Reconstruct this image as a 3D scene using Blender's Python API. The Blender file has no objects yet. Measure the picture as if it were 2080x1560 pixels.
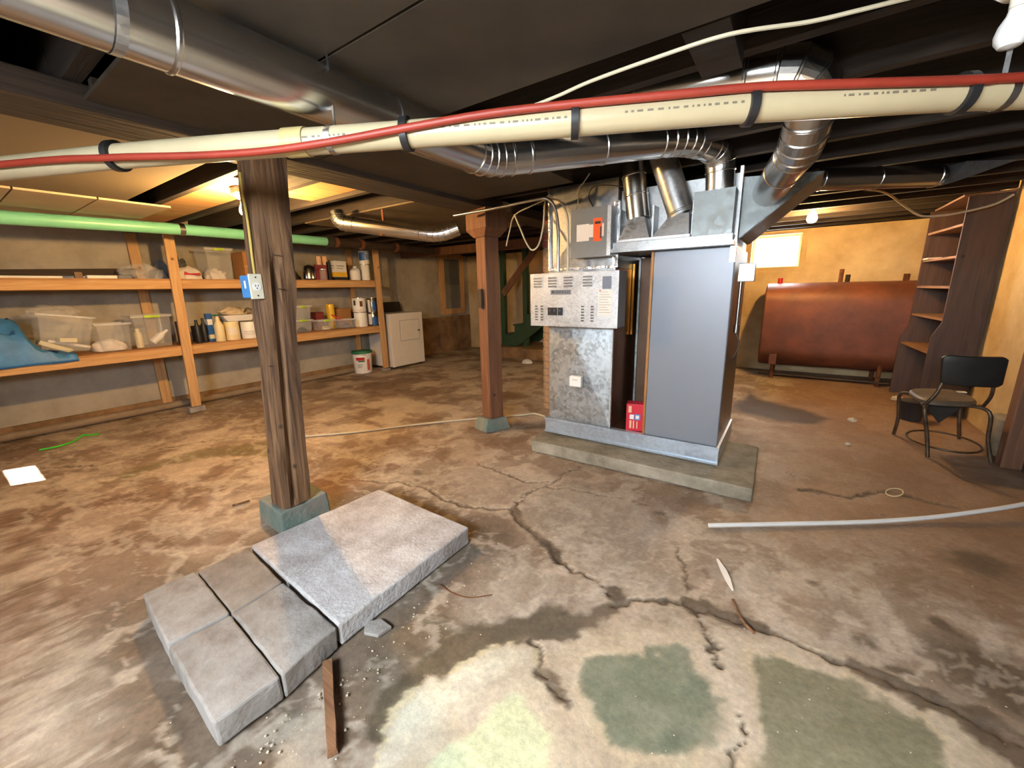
import bpy, bmesh, math, random
import numpy as np
from mathutils import Vector, Matrix
random.seed(7); rng = np.random.default_rng(7)
S = bpy.context.scene
COL = S.collection
V = Vector

# ---------------------------------------------------------------- camera
F = 822.0; TH = math.atan(192/822.0); H = 1.27; ROLL = math.radians(1.3)
YAW = math.atan2(582, F/math.cos(TH))
def _basis():
    fh = np.array([-math.sin(YAW), math.cos(YAW), 0]); r = np.array([math.cos(YAW), math.sin(YAW), 0]); up = np.array([0, 0, 1.])
    fwd = fh*math.cos(TH)-up*math.sin(TH); u = fh*math.sin(TH)+up*math.cos(TH)
    c, s = math.cos(ROLL), math.sin(ROLL)
    return r*c-u*s, u*c+r*s, fwd
CR, CU, CW = _basis()
CC = np.array([0, 0, H])
def ray(x, y): return CR*(x-1040)/F+CU*(780-y)/F+CW
def onz(x, y, z=0.): d = ray(x, y); return V(CC+d*((z-CC[2])/d[2]))
def onx(x, y, X): d = ray(x, y); return V(CC+d*((X-CC[0])/d[0]))
def ony(x, y, Y): d = ray(x, y); return V(CC+d*((Y-CC[1])/d[1]))
def at(x, y, d): return V(CC+ray(x, y)*d)

cam = bpy.data.objects.new('camera', bpy.data.cameras.new('camera')); COL.objects.link(cam)
cam.data.sensor_width = 36; cam.data.lens = F/2080*36; cam.data.clip_start = .02
M4 = Matrix([[CR[i], CU[i], -CW[i], CC[i]] for i in range(3)]+[[0, 0, 0, 1]])
cam.matrix_world = M4
S.camera = cam

# ---------------------------------------------------------------- world, sun, exposure
S.view_settings.view_transform = 'Standard'; S.view_settings.look = 'None'
S.view_settings.gamma = 1; S.view_settings.use_curve_mapping = False
S.view_settings.exposure = 0.55
w = bpy.data.worlds.new('world'); S.world = w; w.use_nodes = True
bg = w.node_tree.nodes['Background']; bg.inputs[0].default_value = (.86, .93, 1, 1); bg.inputs[1].default_value = 14
S.cycles.max_bounces = 8; S.cycles.diffuse_bounces = 5; S.cycles.transparent_max_bounces = 16
S.cycles.sample_clamp_indirect = 6; S.cycles.caustics_reflective = False; S.cycles.caustics_refractive = False
sun = bpy.data.objects.new('sun', bpy.data.lights.new('sun', 'SUN')); COL.objects.link(sun)
sun.data.energy = 90; sun.data.angle = .009; sun.data.color = (1, .93, .8)
SUN_DIR = V((.8, 1.65, -1.9)).normalized()
sun.rotation_euler = SUN_DIR.to_track_quat('-Z', 'Y').to_euler()
def area(name, loc, target, sx, sy, e, col):
    l = bpy.data.lights.new(name, 'AREA'); l.shape = 'RECTANGLE'; l.size = sx; l.size_y = sy; l.energy = e; l.color = col
    o = bpy.data.objects.new(name, l); COL.objects.link(o); o.location = loc
    o.rotation_euler = (V(target)-V(loc)).to_track_quat('-Z', 'Y').to_euler(); return o
# daylight entering through the windows of the wall behind the camera and the far window
area('window_daylight', (-.45, -1.30, 1.72), (-.45, 2.0, .2), 1.5, .5, 104, (.86, .94, 1))
area('window_daylight', (-.3, 7.28, 1.72), (-.3, 3.0, .3), .5, .4, 10, (.9, .96, 1))
BULB_W = 120.0

# ---------------------------------------------------------------- materials
MATS = {}
def mat(name, col, rough=.6, metal=0., var=.18, scale=6., bump=0., bscale=40., col2=None, emit=0., alpha=1., spec=.5, stretch=None, coat=0.):
    if name in MATS: return MATS[name]
    m = bpy.data.materials.new(name); m.use_nodes = True; MATS[name] = m
    nt = m.node_tree; N = nt.nodes; L = nt.links; b = N['Principled BSDF']
    b.inputs['Roughness'].default_value = rough; b.inputs['Metallic'].default_value = metal
    b.inputs['Specular IOR Level'].default_value = spec
    if coat: b.inputs['Coat Weight'].default_value = coat
    tc = N.new('ShaderNodeTexCoord'); mp = N.new('ShaderNodeMapping'); L.new(tc.outputs['Object'], mp.inputs[0])
    if stretch: mp.inputs['Scale'].default_value = stretch
    n = N.new('ShaderNodeTexNoise'); n.inputs['Scale'].default_value = scale; n.inputs['Detail'].default_value = 6; n.inputs['Roughness'].default_value = .65
    L.new(mp.outputs[0], n.inputs['Vector'])
    r = N.new('ShaderNodeValToRGB'); c = list(col)[:3]
    c2 = list(col2)[:3] if col2 else [v*(1-var*1.6) for v in c]
    r.color_ramp.elements[0].position = .35; r.color_ramp.elements[1].position = .65
    r.color_ramp.elements[0].color = (*c2, 1); r.color_ramp.elements[1].color = (*[min(1, v*(1+var*.5)) for v in c], 1)
    L.new(n.outputs['Fac'], r.inputs[0]); L.new(r.outputs[0], b.inputs['Base Color'])
    if bump:
        n2 = N.new('ShaderNodeTexNoise'); n2.inputs['Scale'].default_value = bscale; n2.inputs['Detail'].default_value = 8
        L.new(mp.outputs[0], n2.inputs['Vector'])
        bp = N.new('ShaderNodeBump'); bp.inputs['Strength'].default_value = bump; bp.inputs['Distance'].default_value = .02
        L.new(n2.outputs['Fac'], bp.inputs['Height']); L.new(bp.outputs[0], b.inputs['Normal'])
    if emit:
        L.new(r.outputs[0], b.inputs['Emission Color']); b.inputs['Emission Strength'].default_value = emit
    if alpha < 1: b.inputs['Alpha'].default_value = alpha
    return m
def srgb(*c):
    return tuple(((v/255)/12.92 if v <= 10 else (((v/255)+.055)/1.055)**2.4) for v in c)
def wood(name, c, c2, rough=.7, ring=18, dist=3., bump=.25, axis='Z'):
    if name in MATS: return MATS[name]
    m = bpy.data.materials.new(name); m.use_nodes = True; MATS[name] = m
    nt = m.node_tree; N = nt.nodes; L = nt.links; b = N['Principled BSDF']; b.inputs['Roughness'].default_value = rough
    tc = N.new('ShaderNodeTexCoord'); mp = N.new('ShaderNodeMapping'); L.new(tc.outputs['Object'], mp.inputs[0])
    s = {'X': (.06, 1, 1), 'Y': (1, .06, 1), 'Z': (1, 1, .06)}[axis]; mp.inputs['Scale'].default_value = s
    n = N.new('ShaderNodeTexNoise'); n.inputs['Scale'].default_value = ring*2; n.inputs['Detail'].default_value = 8; n.inputs['Distortion'].default_value = dist*.3
    L.new(mp.outputs[0], n.inputs['Vector'])
    r = N.new('ShaderNodeValToRGB'); e = r.color_ramp.elements; e[0].position = .32; e[1].position = .68
    e[0].color = (*c2, 1); e[1].color = (*c, 1); L.new(n.outputs['Fac'], r.inputs[0])
    kn = N.new('ShaderNodeTexVoronoi'); kn.inputs['Scale'].default_value = 5; L.new(tc.outputs['Object'], kn.inputs['Vector'])
    kr = N.new('ShaderNodeValToRGB'); kr.color_ramp.elements[0].position = .04; kr.color_ramp.elements[1].position = .10
    kr.color_ramp.elements[0].color = (*[v*.35 for v in c2], 1); kr.color_ramp.elements[1].color = (1, 1, 1, 1)
    L.new(kn.outputs['Distance'], kr.inputs[0])
    mx = N.new('ShaderNodeMix'); mx.data_type = 'RGBA'; mx.blend_type = 'MULTIPLY'; mx.inputs[0].default_value = .8
    L.new(r.outputs[0], mx.inputs[6]); L.new(kr.outputs[0], mx.inputs[7]); L.new(mx.outputs[2], b.inputs['Base Color'])
    bp = N.new('ShaderNodeBump'); bp.inputs['Strength'].default_value = bump; bp.inputs['Distance'].default_value = .01
    L.new(n.outputs['Fac'], bp.inputs['Height']); L.new(bp.outputs[0], b.inputs['Normal'])
    return m
def galv(name, col=(.62, .64, .66), rough=.34, spangle=26, metal=.9, amt=.35):
    if name in MATS: return MATS[name]
    m = bpy.data.materials.new(name); m.use_nodes = True; MATS[name] = m
    nt = m.node_tree; N = nt.nodes; L = nt.links; b = N['Principled BSDF']; b.inputs['Metallic'].default_value = metal
    tc = N.new('ShaderNodeTexCoord'); v = N.new('ShaderNodeTexVoronoi'); v.inputs['Scale'].default_value = spangle; L.new(tc.outputs['Object'], v.inputs['Vector'])
    n = N.new('ShaderNodeTexNoise'); n.inputs['Scale'].default_value = 5; n.inputs['Detail'].default_value = 5; L.new(tc.outputs['Object'], n.inputs['Vector'])
    sp = N.new('ShaderNodeSeparateColor'); L.new(v.outputs['Color'], sp.inputs[0])
    ad = N.new('ShaderNodeMath'); ad.operation = 'MULTIPLY_ADD'; L.new(sp.outputs[0], ad.inputs[0]); ad.inputs[1].default_value = .5; L.new(n.outputs['Fac'], ad.inputs[2])
    r = N.new('ShaderNodeValToRGB'); e = r.color_ramp.elements; e[0].position = .4; e[1].position = .95
    e[0].color = (*[c*(1-amt) for c in col], 1); e[1].color = (*[min(1, c*(1+amt*.4)) for c in col], 1)
    L.new(ad.outputs[0], r.inputs[0]); L.new(r.outputs[0], b.inputs['Base Color'])
    mr = N.new('ShaderNodeMapRange'); mr.inputs[1].default_value = .3; mr.inputs[2].default_value = 1.; mr.inputs[3].default_value = rough*.75; mr.inputs[4].default_value = rough*1.35
    L.new(ad.outputs[0], mr.inputs[0]); L.new(mr.outputs[0], b.inputs['Roughness'])
    return m
def clear(name, tint=(.8, .8, .79), fac=.11, rough=.2):
    if name in MATS: return MATS[name]
    m = bpy.data.materials.new(name); m.use_nodes = True; MATS[name] = m
    nt = m.node_tree; N = nt.nodes; L = nt.links; b = N['Principled BSDF']
    b.inputs['Base Color'].default_value = (*tint, 1); b.inputs['Roughness'].default_value = rough
    t = N.new('ShaderNodeBsdfTransparent'); mx = N.new('ShaderNodeMixShader')
    n = N.new('ShaderNodeTexNoise'); n.inputs['Scale'].default_value = 9
    mr = N.new('ShaderNodeMapRange'); mr.inputs[3].default_value = fac*.7; mr.inputs[4].default_value = fac*1.3
    L.new(n.outputs['Fac'], mr.inputs[0]); L.new(mr.outputs[0], mx.inputs[0])
    L.new(t.outputs[0], mx.inputs[1]); L.new(b.outputs[0], mx.inputs[2]); L.new(mx.outputs[0], N['Material Output'].inputs[0])
    return m
def glow(name, col, strength):
    m = bpy.data.materials.new(name); m.use_nodes = True; N = m.node_tree.nodes; b = N['Principled BSDF']
    b.inputs['Emission Color'].default_value = (*col, 1); b.inputs['Emission Strength'].default_value = strength; MATS[name] = m; return m

# ---------------------------------------------------------------- mesh helpers
class MB:
    def __init__(s): s.v = []; s.f = []
    def add(s, vs, fs):
        o = len(s.v); s.v += [tuple(v) for v in vs]; s.f += [tuple(i+o for i in f) for f in fs]; return s
    def box(s, lo, hi, m=None):
        x0, y0, z0 = lo; x1, y1, z1 = hi
        vs = [V(p) for p in ((x0, y0, z0), (x1, y0, z0), (x1, y1, z0), (x0, y1, z0), (x0, y0, z1), (x1, y0, z1), (x1, y1, z1), (x0, y1, z1))]
        if m: vs = [m @ v for v in vs]
        return s.add(vs, [(0, 3, 2, 1), (4, 5, 6, 7), (0, 1, 5, 4), (1, 2, 6, 5), (2, 3, 7, 6), (3, 0, 4, 7)])
    def hexa(s, bot, top):
        return s.add(list(bot)+list(top), [(0, 3, 2, 1), (4, 5, 6, 7), (0, 1, 5, 4), (1, 2, 6, 5), (2, 3, 7, 6), (3, 0, 4, 7)])
    def prism(s, poly, d):
        n = len(poly); p = [V(q) for q in poly]; d = V(d)
        return s.add(p+[q+d for q in p], [tuple(range(n))[::-1], tuple(range(n, 2*n))]+[(i, (i+1) % n, n+(i+1) % n, n+i) for i in range(n)])
    def tube(s, pts, r, n=12, caps=True, closed=False):
        P = [V(p) for p in pts]; k = len(P); rr = r if isinstance(r, (list, tuple)) else [r]*k
        o = len(s.v); up = None; rings = []
        for i in range(k):
            if closed: t = (P[(i+1) % k]-P[i-1])
            else: t = (P[min(i+1, k-1)]-P[max(i-1, 0)])
            t.normalize()
            if up is None: up = V((0, 0, 1)) if abs(t.z) < .9 else V((1, 0, 0))
            a = up-t*up.dot(t)
            if a.length < 1e-4: a = t.orthogonal()
            a.normalize(); up = a; b = t.cross(a)
            rings.append([P[i]+(a*math.cos(2*math.pi*j/n)+b*math.sin(2*math.pi*j/n))*rr[i] for j in range(n)])
        vs = [q for R_ in rings for q in R_]; fs = []
        for i in range(k if closed else k-1):
            i2 = (i+1) % k
            for j in range(n): fs.append((i*n+j, i*n+(j+1) % n, i2*n+(j+1) % n, i2*n+j))
        if caps and not closed: fs += [tuple(range(n))[::-1], tuple((k-1)*n+j for j in range(n))]
        return s.add(vs, fs)
    def lathe(s, prof, c=(0, 0, 0), n=20, m=None):
        c = V(c); vs = []; fs = []; k = len(prof)
        for r, z in prof:
            for j in range(n):
                a = 2*math.pi*j/n; p = V((r*math.cos(a), r*math.sin(a), z)); vs.append((m @ p if m else p)+c)
        for i in range(k-1):
            for j in range(n): fs.append((i*n+j, i*n+(j+1) % n, (i+1)*n+(j+1) % n, (i+1)*n+j))
        fs += [tuple(range(n))[::-1], tuple((k-1)*n+j for j in range(n))]
        return s.add(vs, fs)
    def build(s, name, m, parent=None, smooth=False, bevel=0., loc=None, seg=2):
        # local origin = the mesh's base centre (or loc)
        if loc is None:
            a = np.array(s.v); loc = V(((a[:, 0].min()+a[:, 0].max())/2, (a[:, 1].min()+a[:, 1].max())/2, a[:, 2].min()))
        loc = V(loc); me = bpy.data.meshes.new(name)
        me.from_pydata([tuple(V(v)-loc) for v in s.v], [], s.f); me.update()
        bm = bmesh.new(); bm.from_mesh(me); bmesh.ops.recalc_face_normals(bm, faces=bm.faces); bm.to_mesh(me); bm.free()
        if smooth:
            me.polygons.foreach_set('use_smooth', [True]*len(me.polygons))
            try: me.set_sharp_from_angle(angle=math.radians(38))
            except Exception: pass
        if isinstance(m, str): m = MATS[m]
        me.materials.append(m)
        o = bpy.data.objects.new(name, me); COL.objects.link(o); o.location = loc
        if parent:
            o.parent = parent; o.matrix_parent_inverse = parent_world(parent).inverted()
        if bevel:
            b = o.modifiers.new('bevel', 'BEVEL'); b.width = bevel; b.segments = seg; b.limit_method = 'ANGLE'
        return o
def parent_world(o):
    m = Matrix.LocRotScale(o.location, o.rotation_euler, o.scale)
    if o.parent: return parent_world(o.parent) @ o.matrix_parent_inverse @ m
    return m
def tag(o, label=None, cat=None, group=None, kind=None):
    if label: o['label'] = label
    if cat: o['category'] = cat
    if group: o['group'] = group
    if kind: o['kind'] = kind
    return o
def thing(name, label, cat, loc=(0, 0, 0), group=None, rz=0.):
    o = bpy.data.objects.new(name, None); COL.objects.link(o); o.location = loc; o.rotation_euler = (0, 0, rz); o.empty_display_size = .1
    return tag(o, label, cat, group)
def box(name, lo, hi, m, parent=None, bevel=0., **k): return MB().box(lo, hi).build(name, m, parent, bevel=bevel, **k)
def rough(o, amt, scale=8., seed=0, cuts=0):
    "subdivide a mesh and push its vertices about a little so that worn things look worn"
    me = o.data; bm = bmesh.new(); bm.from_mesh(me)
    if cuts: bmesh.ops.subdivide_edges(bm, edges=bm.edges, cuts=cuts, use_grid_fill=True)
    from mathutils import noise
    for v in bm.verts:
        p = v.co*scale+V((seed*3.1, seed*1.7, seed)); v.co += V((noise.noise(p), noise.noise(p+V((9, 0, 0))), noise.noise(p+V((0, 9, 0)))))*amt
    bm.to_mesh(me); bm.free(); return o
def text_mesh(txt, size, mtx, m, name, parent):
    cu = bpy.data.curves.new('t', 'FONT'); cu.body = txt; cu.size = size; cu.extrude = .0006; cu.align_x = 'CENTER'; cu.align_y = 'CENTER'
    t = bpy.data.objects.new('t', cu); COL.objects.link(t); dg = bpy.context.evaluated_depsgraph_get()
    me = bpy.data.meshes.new_from_object(t.evaluated_get(dg)); bpy.data.objects.remove(t); me.transform(mtx); me.materials.clear(); me.materials.append(MATS[m])
    o = bpy.data.objects.new(name, me); COL.objects.link(o)
    if parent: o.parent = parent; o.matrix_parent_inverse = parent_world(parent).inverted()
    return o
def smooth_path(pts, n=6):
    P = [V(p) for p in pts]; out = []
    for i in range(len(P)-1):
        p0 = P[max(i-1, 0)]; p1 = P[i]; p2 = P[i+1]; p3 = P[min(i+2, len(P)-1)]
        for k in range(n):
            t = k/n; out.append(.5*((2*p1)+(p2-p0)*t+(2*p0-5*p1+4*p2-p3)*t*t+(3*p1-p0-3*p2+p3)*t**3))
    return out+[P[-1]]

# palette
wood('pine', srgb(206, 164, 112), srgb(178, 132, 82), axis='Y'); wood('pine_up', srgb(208, 168, 118), srgb(180, 136, 88), axis='Z')
wood('old_timber', srgb(132, 98, 66), srgb(66, 46, 32), rough=.85, bump=.6); wood('brown_timber', srgb(124, 84, 58), srgb(92, 60, 42), rough=.7)
wood('dark_joist', srgb(50, 39, 31), srgb(30, 23, 18), rough=.85, axis='X', bump=.4); wood('dark_beam', srgb(66, 52, 40), srgb(42, 32, 24), rough=.8, axis='Y', bump=.4)
wood('shelf_brown', srgb(84, 60, 45), srgb(64, 44, 32), rough=.55); wood('shelf_board', srgb(150, 112, 78), srgb(112, 80, 54), rough=.6, axis='Y')
wood('stick_wood', srgb(150, 108, 76), srgb(96, 64, 42), axis='X')
mat('panel_dark', srgb(66, 57, 44), .75, var=.2, scale=2.5, col2=srgb(52, 44, 33)); mat('panel_tan', srgb(116, 102, 80), .8, var=.12, scale=2, col2=srgb(120, 104, 80))
mat('tile_tan', srgb(190, 170, 138), .85, var=.08, scale=3)
mat('plaster', srgb(172, 164, 150), .85, scale=1.6, bump=.15, col2=srgb(142, 134, 120)); mat('plaster_cream', srgb(212, 190, 146), .8, scale=1.4, bump=.15, col2=srgb(180, 152, 108))
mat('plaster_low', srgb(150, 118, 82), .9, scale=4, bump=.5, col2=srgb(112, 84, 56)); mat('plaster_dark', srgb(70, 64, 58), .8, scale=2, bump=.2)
mat('brick', srgb(168, 134, 102), .9, var=.25, scale=9, bump=.4); mat('brick_red', srgb(160, 84, 66), .9, var=.25, scale=9, bump=.4); mat('mortar', srgb(150, 136, 116), .95, bump=.5)
mat('conc_new', srgb(196, 194, 194), .9, scale=7, bump=.35, bscale=60, col2=srgb(160, 152, 148)); mat('conc_block', srgb(158, 154, 150), .9, scale=5, bump=.22, bscale=60, col2=srgb(128, 121, 115)); mat('conc_brown', srgb(142, 134, 126), .9, scale=6, bump=.22, bscale=60, col2=srgb(116, 106, 97))
mat('conc_pad', srgb(158, 150, 134), .9, scale=5, bump=.4, col2=srgb(118, 112, 96)); mat('conc_green', srgb(92, 112, 104), .85, scale=9, bump=.4, col2=srgb(130, 126, 116))
galv('galv', (.42, .43, .435), .38, 70, .9, .2); mat('duct', (.66, .655, .64), .24, 1., var=.06, scale=2.5); galv('galv_bright', (.60, .62, .64), .40, 90, .75, .18); galv('galv_cool', (.46, .50, .53), .38, 45, .8, .28); galv('galv_blue', (.50, .58, .68), .36, 60, .7, .16); galv('galv_dark', (.27, .295, .30), .45, 40, .85, .4)
mat('warm_reflection', srgb(150, 104, 74), .3, .8, var=.15); mat('cabinet_grey', srgb(128, 133, 144), .38, .15, var=.03, scale=1.5); mat('cab_brown', srgb(98, 70, 50), .5, .2, var=.15)
mat('tank_red', srgb(118, 68, 46), .55, .1, var=.2, scale=2.5, col2=srgb(88, 52, 37), bump=.08); mat('black', (.012, .012, .013), .5); mat('black_vinyl', (.02, .018, .016), .45, bump=.1)
mat('brown_vinyl', srgb(96, 84, 70), .55, bump=.15); mat('rusty_tube', srgb(104, 88, 72), .45, .7, var=.3, scale=20)
mat('pvc', srgb(178, 164, 132), .35, var=.05, scale=3); mat('pvc_print', srgb(118, 108, 90), .6); mat('coupling', srgb(182, 164, 112), .4, var=.05); mat('red_hose', srgb(142, 48, 32), .5, var=.1)
mat('green_pvc', srgb(128, 206, 172), .35, var=.06, scale=3); mat('white', srgb(232, 230, 226), .4, var=.04); mat('white_enamel', srgb(226, 220, 212), .3, var=.03, coat=.3)
mat('ivory', srgb(214, 208, 186), .4, var=.03); mat('blue_box', srgb(64, 132, 196), .5, var=.06); mat('blue_tarp', srgb(66, 130, 190), .5, var=.15, scale=10); mat('blue_dark', srgb(30, 90, 160), .5)
mat('red', srgb(190, 30, 40), .5); mat('red_box', srgb(206, 32, 56), .45, var=.05); mat('yellow', srgb(236, 190, 40), .5, var=.05); mat('orange', srgb(240, 92, 20), .5, var=.04); mat('paper', srgb(226, 216, 206), .8, var=.04)
mat('green', srgb(30, 110, 70), .5); mat('green_paint', srgb(36, 66, 42), .6, var=.2); mat('lime', srgb(176, 206, 60), .5); mat('neon', srgb(70, 230, 50), .5)
mat('cream', srgb(226, 210, 166), .5, var=.06); mat('card', srgb(176, 124, 72), .8, var=.08); mat('label_grey', srgb(120, 122, 128), .5, var=.05); mat('dark_ink', srgb(52, 54, 60), .6)
mat('tan_wall', srgb(200, 160, 116), .85, var=.1, scale=2); mat('peach', srgb(236, 190, 150), .5); mat('rust', srgb(120, 70, 40), .9, var=.3, scale=12); mat('ash', srgb(46, 40, 36), .9)
mat('cable_tan', srgb(196, 184, 156), .5, var=.05); mat('cable_dark', srgb(60, 50, 42), .6); mat('cable_yellow', srgb(206, 180, 90), .5); mat('steel', (.6, .6, .6), .25, 1., var=.1); mat('dirt_white', srgb(214, 200, 176), .8)
mat('stainless', (.7, .68, .64), .2, 1.); mat('beige_cloth', srgb(196, 176, 146), .9, scale=14, bump=.4); mat('glove_grey', srgb(84, 88, 96), .8)
mat('foil', (.8, .8, .82), .25, 1., bump=.6, bscale=25); mat('insul', srgb(150, 138, 118), .9, bump=.4); mat('porcelain', srgb(228, 220, 200), .25, var=.03)
clear('clear_plastic'); clear('clear_bag', (.8, .78, .76), .22, .4); clear('glass', (.9, .9, .88), .14, .05); clear('pane', (.9, .95, 1), .06, .02); clear('frost', (.8, .8, .8), .34, .3)
glow('bulb_hot', (1, .60, .22), BULB_W*22); glow('bulb_globe', (1, .58, .20), BULB_W*8)

# ================================================================ STRUCTURE
X0, X1, Y0, Y1 = -6.1, 1.45, -1.35, 7.2
ZJ, ZT = 2.0, 2.27
# ---------------------------------------------------------------- floor: one cracked slab, cracks recessed
def lattice(shape_seed):
    r = np.random.default_rng(shape_seed); return r.random((64, 64))
def vnoise(x, y, s, seed):
    g = lattice(seed); u = x*s; v = y*s; iu = np.floor(u).astype(int); iv = np.floor(v).astype(int); fu = u-iu; fv = v-iv
    fu = fu*fu*(3-2*fu); fv = fv*fv*(3-2*fv); a = g[iu % 64, iv % 64]; b = g[(iu+1) % 64, iv % 64]; c = g[iu % 64, (iv+1) % 64]; d = g[(iu+1) % 64, (iv+1) % 64]
    return (a*(1-fu)+b*fu)*(1-fv)+(c*(1-fu)+d*fu)*fv
def fbm(x, y, s, seed, o=5):
    t = 0; a = .5; n = 0
    for k in range(o): t = t+a*vnoise(x+k*3.7, y-k*1.9, s*2**k, seed+k); n += a; a *= .55
    return t/n
def sd_line(x, y, P):
    d = np.full(x.shape, 9.); 
    for (ax, ay), (bx, by) in zip(P[:-1], P[1:]):
        dx, dy = bx-ax, by-ay; t = np.clip(((x-ax)*dx+(y-ay)*dy)/(dx*dx+dy*dy+1e-9), 0, 1)
        d = np.minimum(d, np.hypot(x-ax-t*dx, y-ay-t*dy))
    return d
def sd_poly(x, y, P):
    d = sd_line(x, y, P+[P[0]]); ins = np.zeros(x.shape, bool)
    for (ax, ay), (bx, by) in zip(P, P[1:]+[P[0]]):
        c = ((ay > y) != (by > y)) & (x < (bx-ax)*(y-ay)/((by-ay) if abs(by-ay) > 1e-9 else 1e-9)+ax); ins ^= c
    return np.where(ins, -d, d)
def px2(P): return [tuple(onz(*p))[:2] for p in P]
def sm(d, a, b): t = np.clip((d-a)/(b-a), 0, 1); return t*t*(3-2*t)
def floor_mesh():
    def axis(lo, hi, a, b, fine, coarse):
        L = list(np.arange(lo, a, coarse))+list(np.arange(a, b, fine))+list(np.arange(b, hi, coarse))+[hi]; return np.array(L)
    gx = np.array(list(np.arange(X0-.05, -3.1, .02))+list(np.arange(-3.1, 1.2, .011))+list(np.arange(1.2, X1+.65, .045))); gy = np.array(list(np.arange(Y0-.05, .15, .045))+list(np.arange(.15, 3.0, .011))+list(np.arange(3.0, 5.0, .022))+list(np.arange(5.0, Y1+.1, .045)))
    X, Y = np.meshgrid(gx, gy, indexing='ij'); x = X.ravel(); y = Y.ravel()
    wx = x+(fbm(x, y, 5, 11)-.5)*.13+(fbm(x, y, 24, 15, 3)-.5)*.045; wy = y+(fbm(x, y, 5, 21)-.5)*.13+(fbm(x, y, 24, 25, 3)-.5)*.045
    n1 = fbm(x, y, .8, 31); n2 = fbm(x, y, 3, 41); n3 = fbm(x, y, 12, 51); n4 = fbm(x, y, 40, 61, 3); n5 = fbm(x+9, y*1.8, 1.6, 71)
    C = lambda *c: np.array(srgb(*c))
    col = np.empty((len(x), 3)); col[:] = C(168, 148, 124)
    def blend(m, c, k=1.):
        m = np.clip(m*k, 0, 1)[:, None]; col[:] = col*(1-m)+c*m
    n6 = fbm(wx, wy*1.5, 2.4, 91, 6); n7 = fbm(wx*1.2, wy, 4.5, 101, 6)
    blend(sm(n2, .46, .56), C(142, 126, 106), .7); blend(sm(n6, .52, .58), C(188, 174, 152), .65); blend(sm(fbm(wx, wy, 2.2, 81, 6), .55, .62), C(124, 100, 76), .7)
    blend(sm(n7, .58, .62), C(196, 182, 160), .5); blend(sm(n7, -.43, -.36)*0+sm(.44-n7, 0, .05), C(112, 90, 68), .55)
    # rust-brown back right, dark dirt left front, paler strip at the left
    blend(sm(x+.35*(n1-.5), -.35, .25)*sm(y+.6*(n1-.5), 1.7, 2.8), C(136, 102, 72), .8)
    blend(sm(x+.5*(n1-.5), .1, .6)*sm(-y, -1.9, -1.3), C(122, 108, 90), .6)
    blend(sm(-x, 1.9, 2.6)*sm(-y+.4*(n1-.5), -1.0, -.4), C(112, 90, 68), .7)
    blend(sm(-x, 2.2, 3.0)*sm(n6, .50, .56), C(194, 176, 150), .65)
    blend(sm(-x, 2.0, 2.4)*sm(n7, .54, .58)*sm(-y, -2.2, -1.4), C(176, 154, 132), .5)
    blend(sm(n2, .54, .60)*sm(-x, 2.0, 2.4), C(106, 80, 58), .5)
    D = lambda P, wid, soft=.02, jit=1.: 1-sm(sd_line(wx if jit else x, wy if jit else y, px2(P)), wid, wid+soft)
    A = lambda P, soft=.05: 1-sm(sd_poly(wx, wy, px2(P)), -soft, soft*.2)
    # grey-brown clean plates in the middle
    plate = A([(1040, 1040), (1150, 970), (1330, 1030), (1390, 1120), (1400, 1220), (1250, 1215)], .06); blend(plate, C(162, 148, 128), .7)
    blend(A([(885, 960), (1000, 935), (1110, 985), (1035, 1035), (930, 1020)], .06), C(158, 142, 122), .6)
    blend(A([(900, 1180), (960, 1090), (1060, 1110), (1240, 1230), (1060, 1260), (960, 1290)], .1), C(170, 158, 138), .6)
    # dark dirt round the loose slabs
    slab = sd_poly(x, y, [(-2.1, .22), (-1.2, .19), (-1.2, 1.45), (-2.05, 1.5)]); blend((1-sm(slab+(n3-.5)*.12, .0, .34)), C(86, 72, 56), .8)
    blend(A([(700, 1330), (850, 1220), (960, 1240), (1060, 1280), (930, 1310), (820, 1390), (760, 1480), (690, 1500)], .1), C(96, 84, 64), .75)
    blend(A([(480, 1560), (560, 1440), (640, 1400), (640, 1560)], .1), C(96, 96, 82), .7)
    # wet arc and blotch
    wet = np.maximum(D([(1040, 1275), (985, 1290), (930, 1310), (870, 1350), (815, 1410), (790, 1470)], .055, .03), A([(1070, 1240), (1100, 1222), (1140, 1220), (1165, 1240), (1215, 1228), (1262, 1230), (1265, 1255), (1200, 1270), (1170, 1290), (1130, 1302), (1090, 1302), (1055, 1285), (1028, 1275), (1035, 1262)], .02))
    # pale lime rings, bare green-grey plates; first pair painted lighter as a light pool
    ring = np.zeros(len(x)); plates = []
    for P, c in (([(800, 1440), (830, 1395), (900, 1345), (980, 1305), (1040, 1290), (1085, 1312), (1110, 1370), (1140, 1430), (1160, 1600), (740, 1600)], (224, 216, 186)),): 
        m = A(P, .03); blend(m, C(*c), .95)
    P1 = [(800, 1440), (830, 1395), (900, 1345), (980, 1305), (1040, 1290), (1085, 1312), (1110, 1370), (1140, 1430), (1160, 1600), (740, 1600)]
    edge = lambda P, wd: 1-sm(np.abs(sd_poly(wx, wy, px2(P)))+(n3-.5)*.05, 0, wd)
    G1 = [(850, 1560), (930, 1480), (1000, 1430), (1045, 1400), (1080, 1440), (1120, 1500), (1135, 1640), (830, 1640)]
    G2 = [(1200, 1325), (1240, 1317), (1400, 1312), (1440, 1380), (1470, 1450), (1490, 1520), (1410, 1545), (1240, 1530), (1210, 1470), (1180, 1400), (1165, 1370)]
    G3 = [(1510, 1325), (1600, 1345), (1700, 1370), (1800, 1410), (1900, 1460), (1940, 1500), (1945, 1680), (1540, 1680), (1530, 1450), (1510, 1380)]
    around = np.zeros(len(x))
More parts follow.
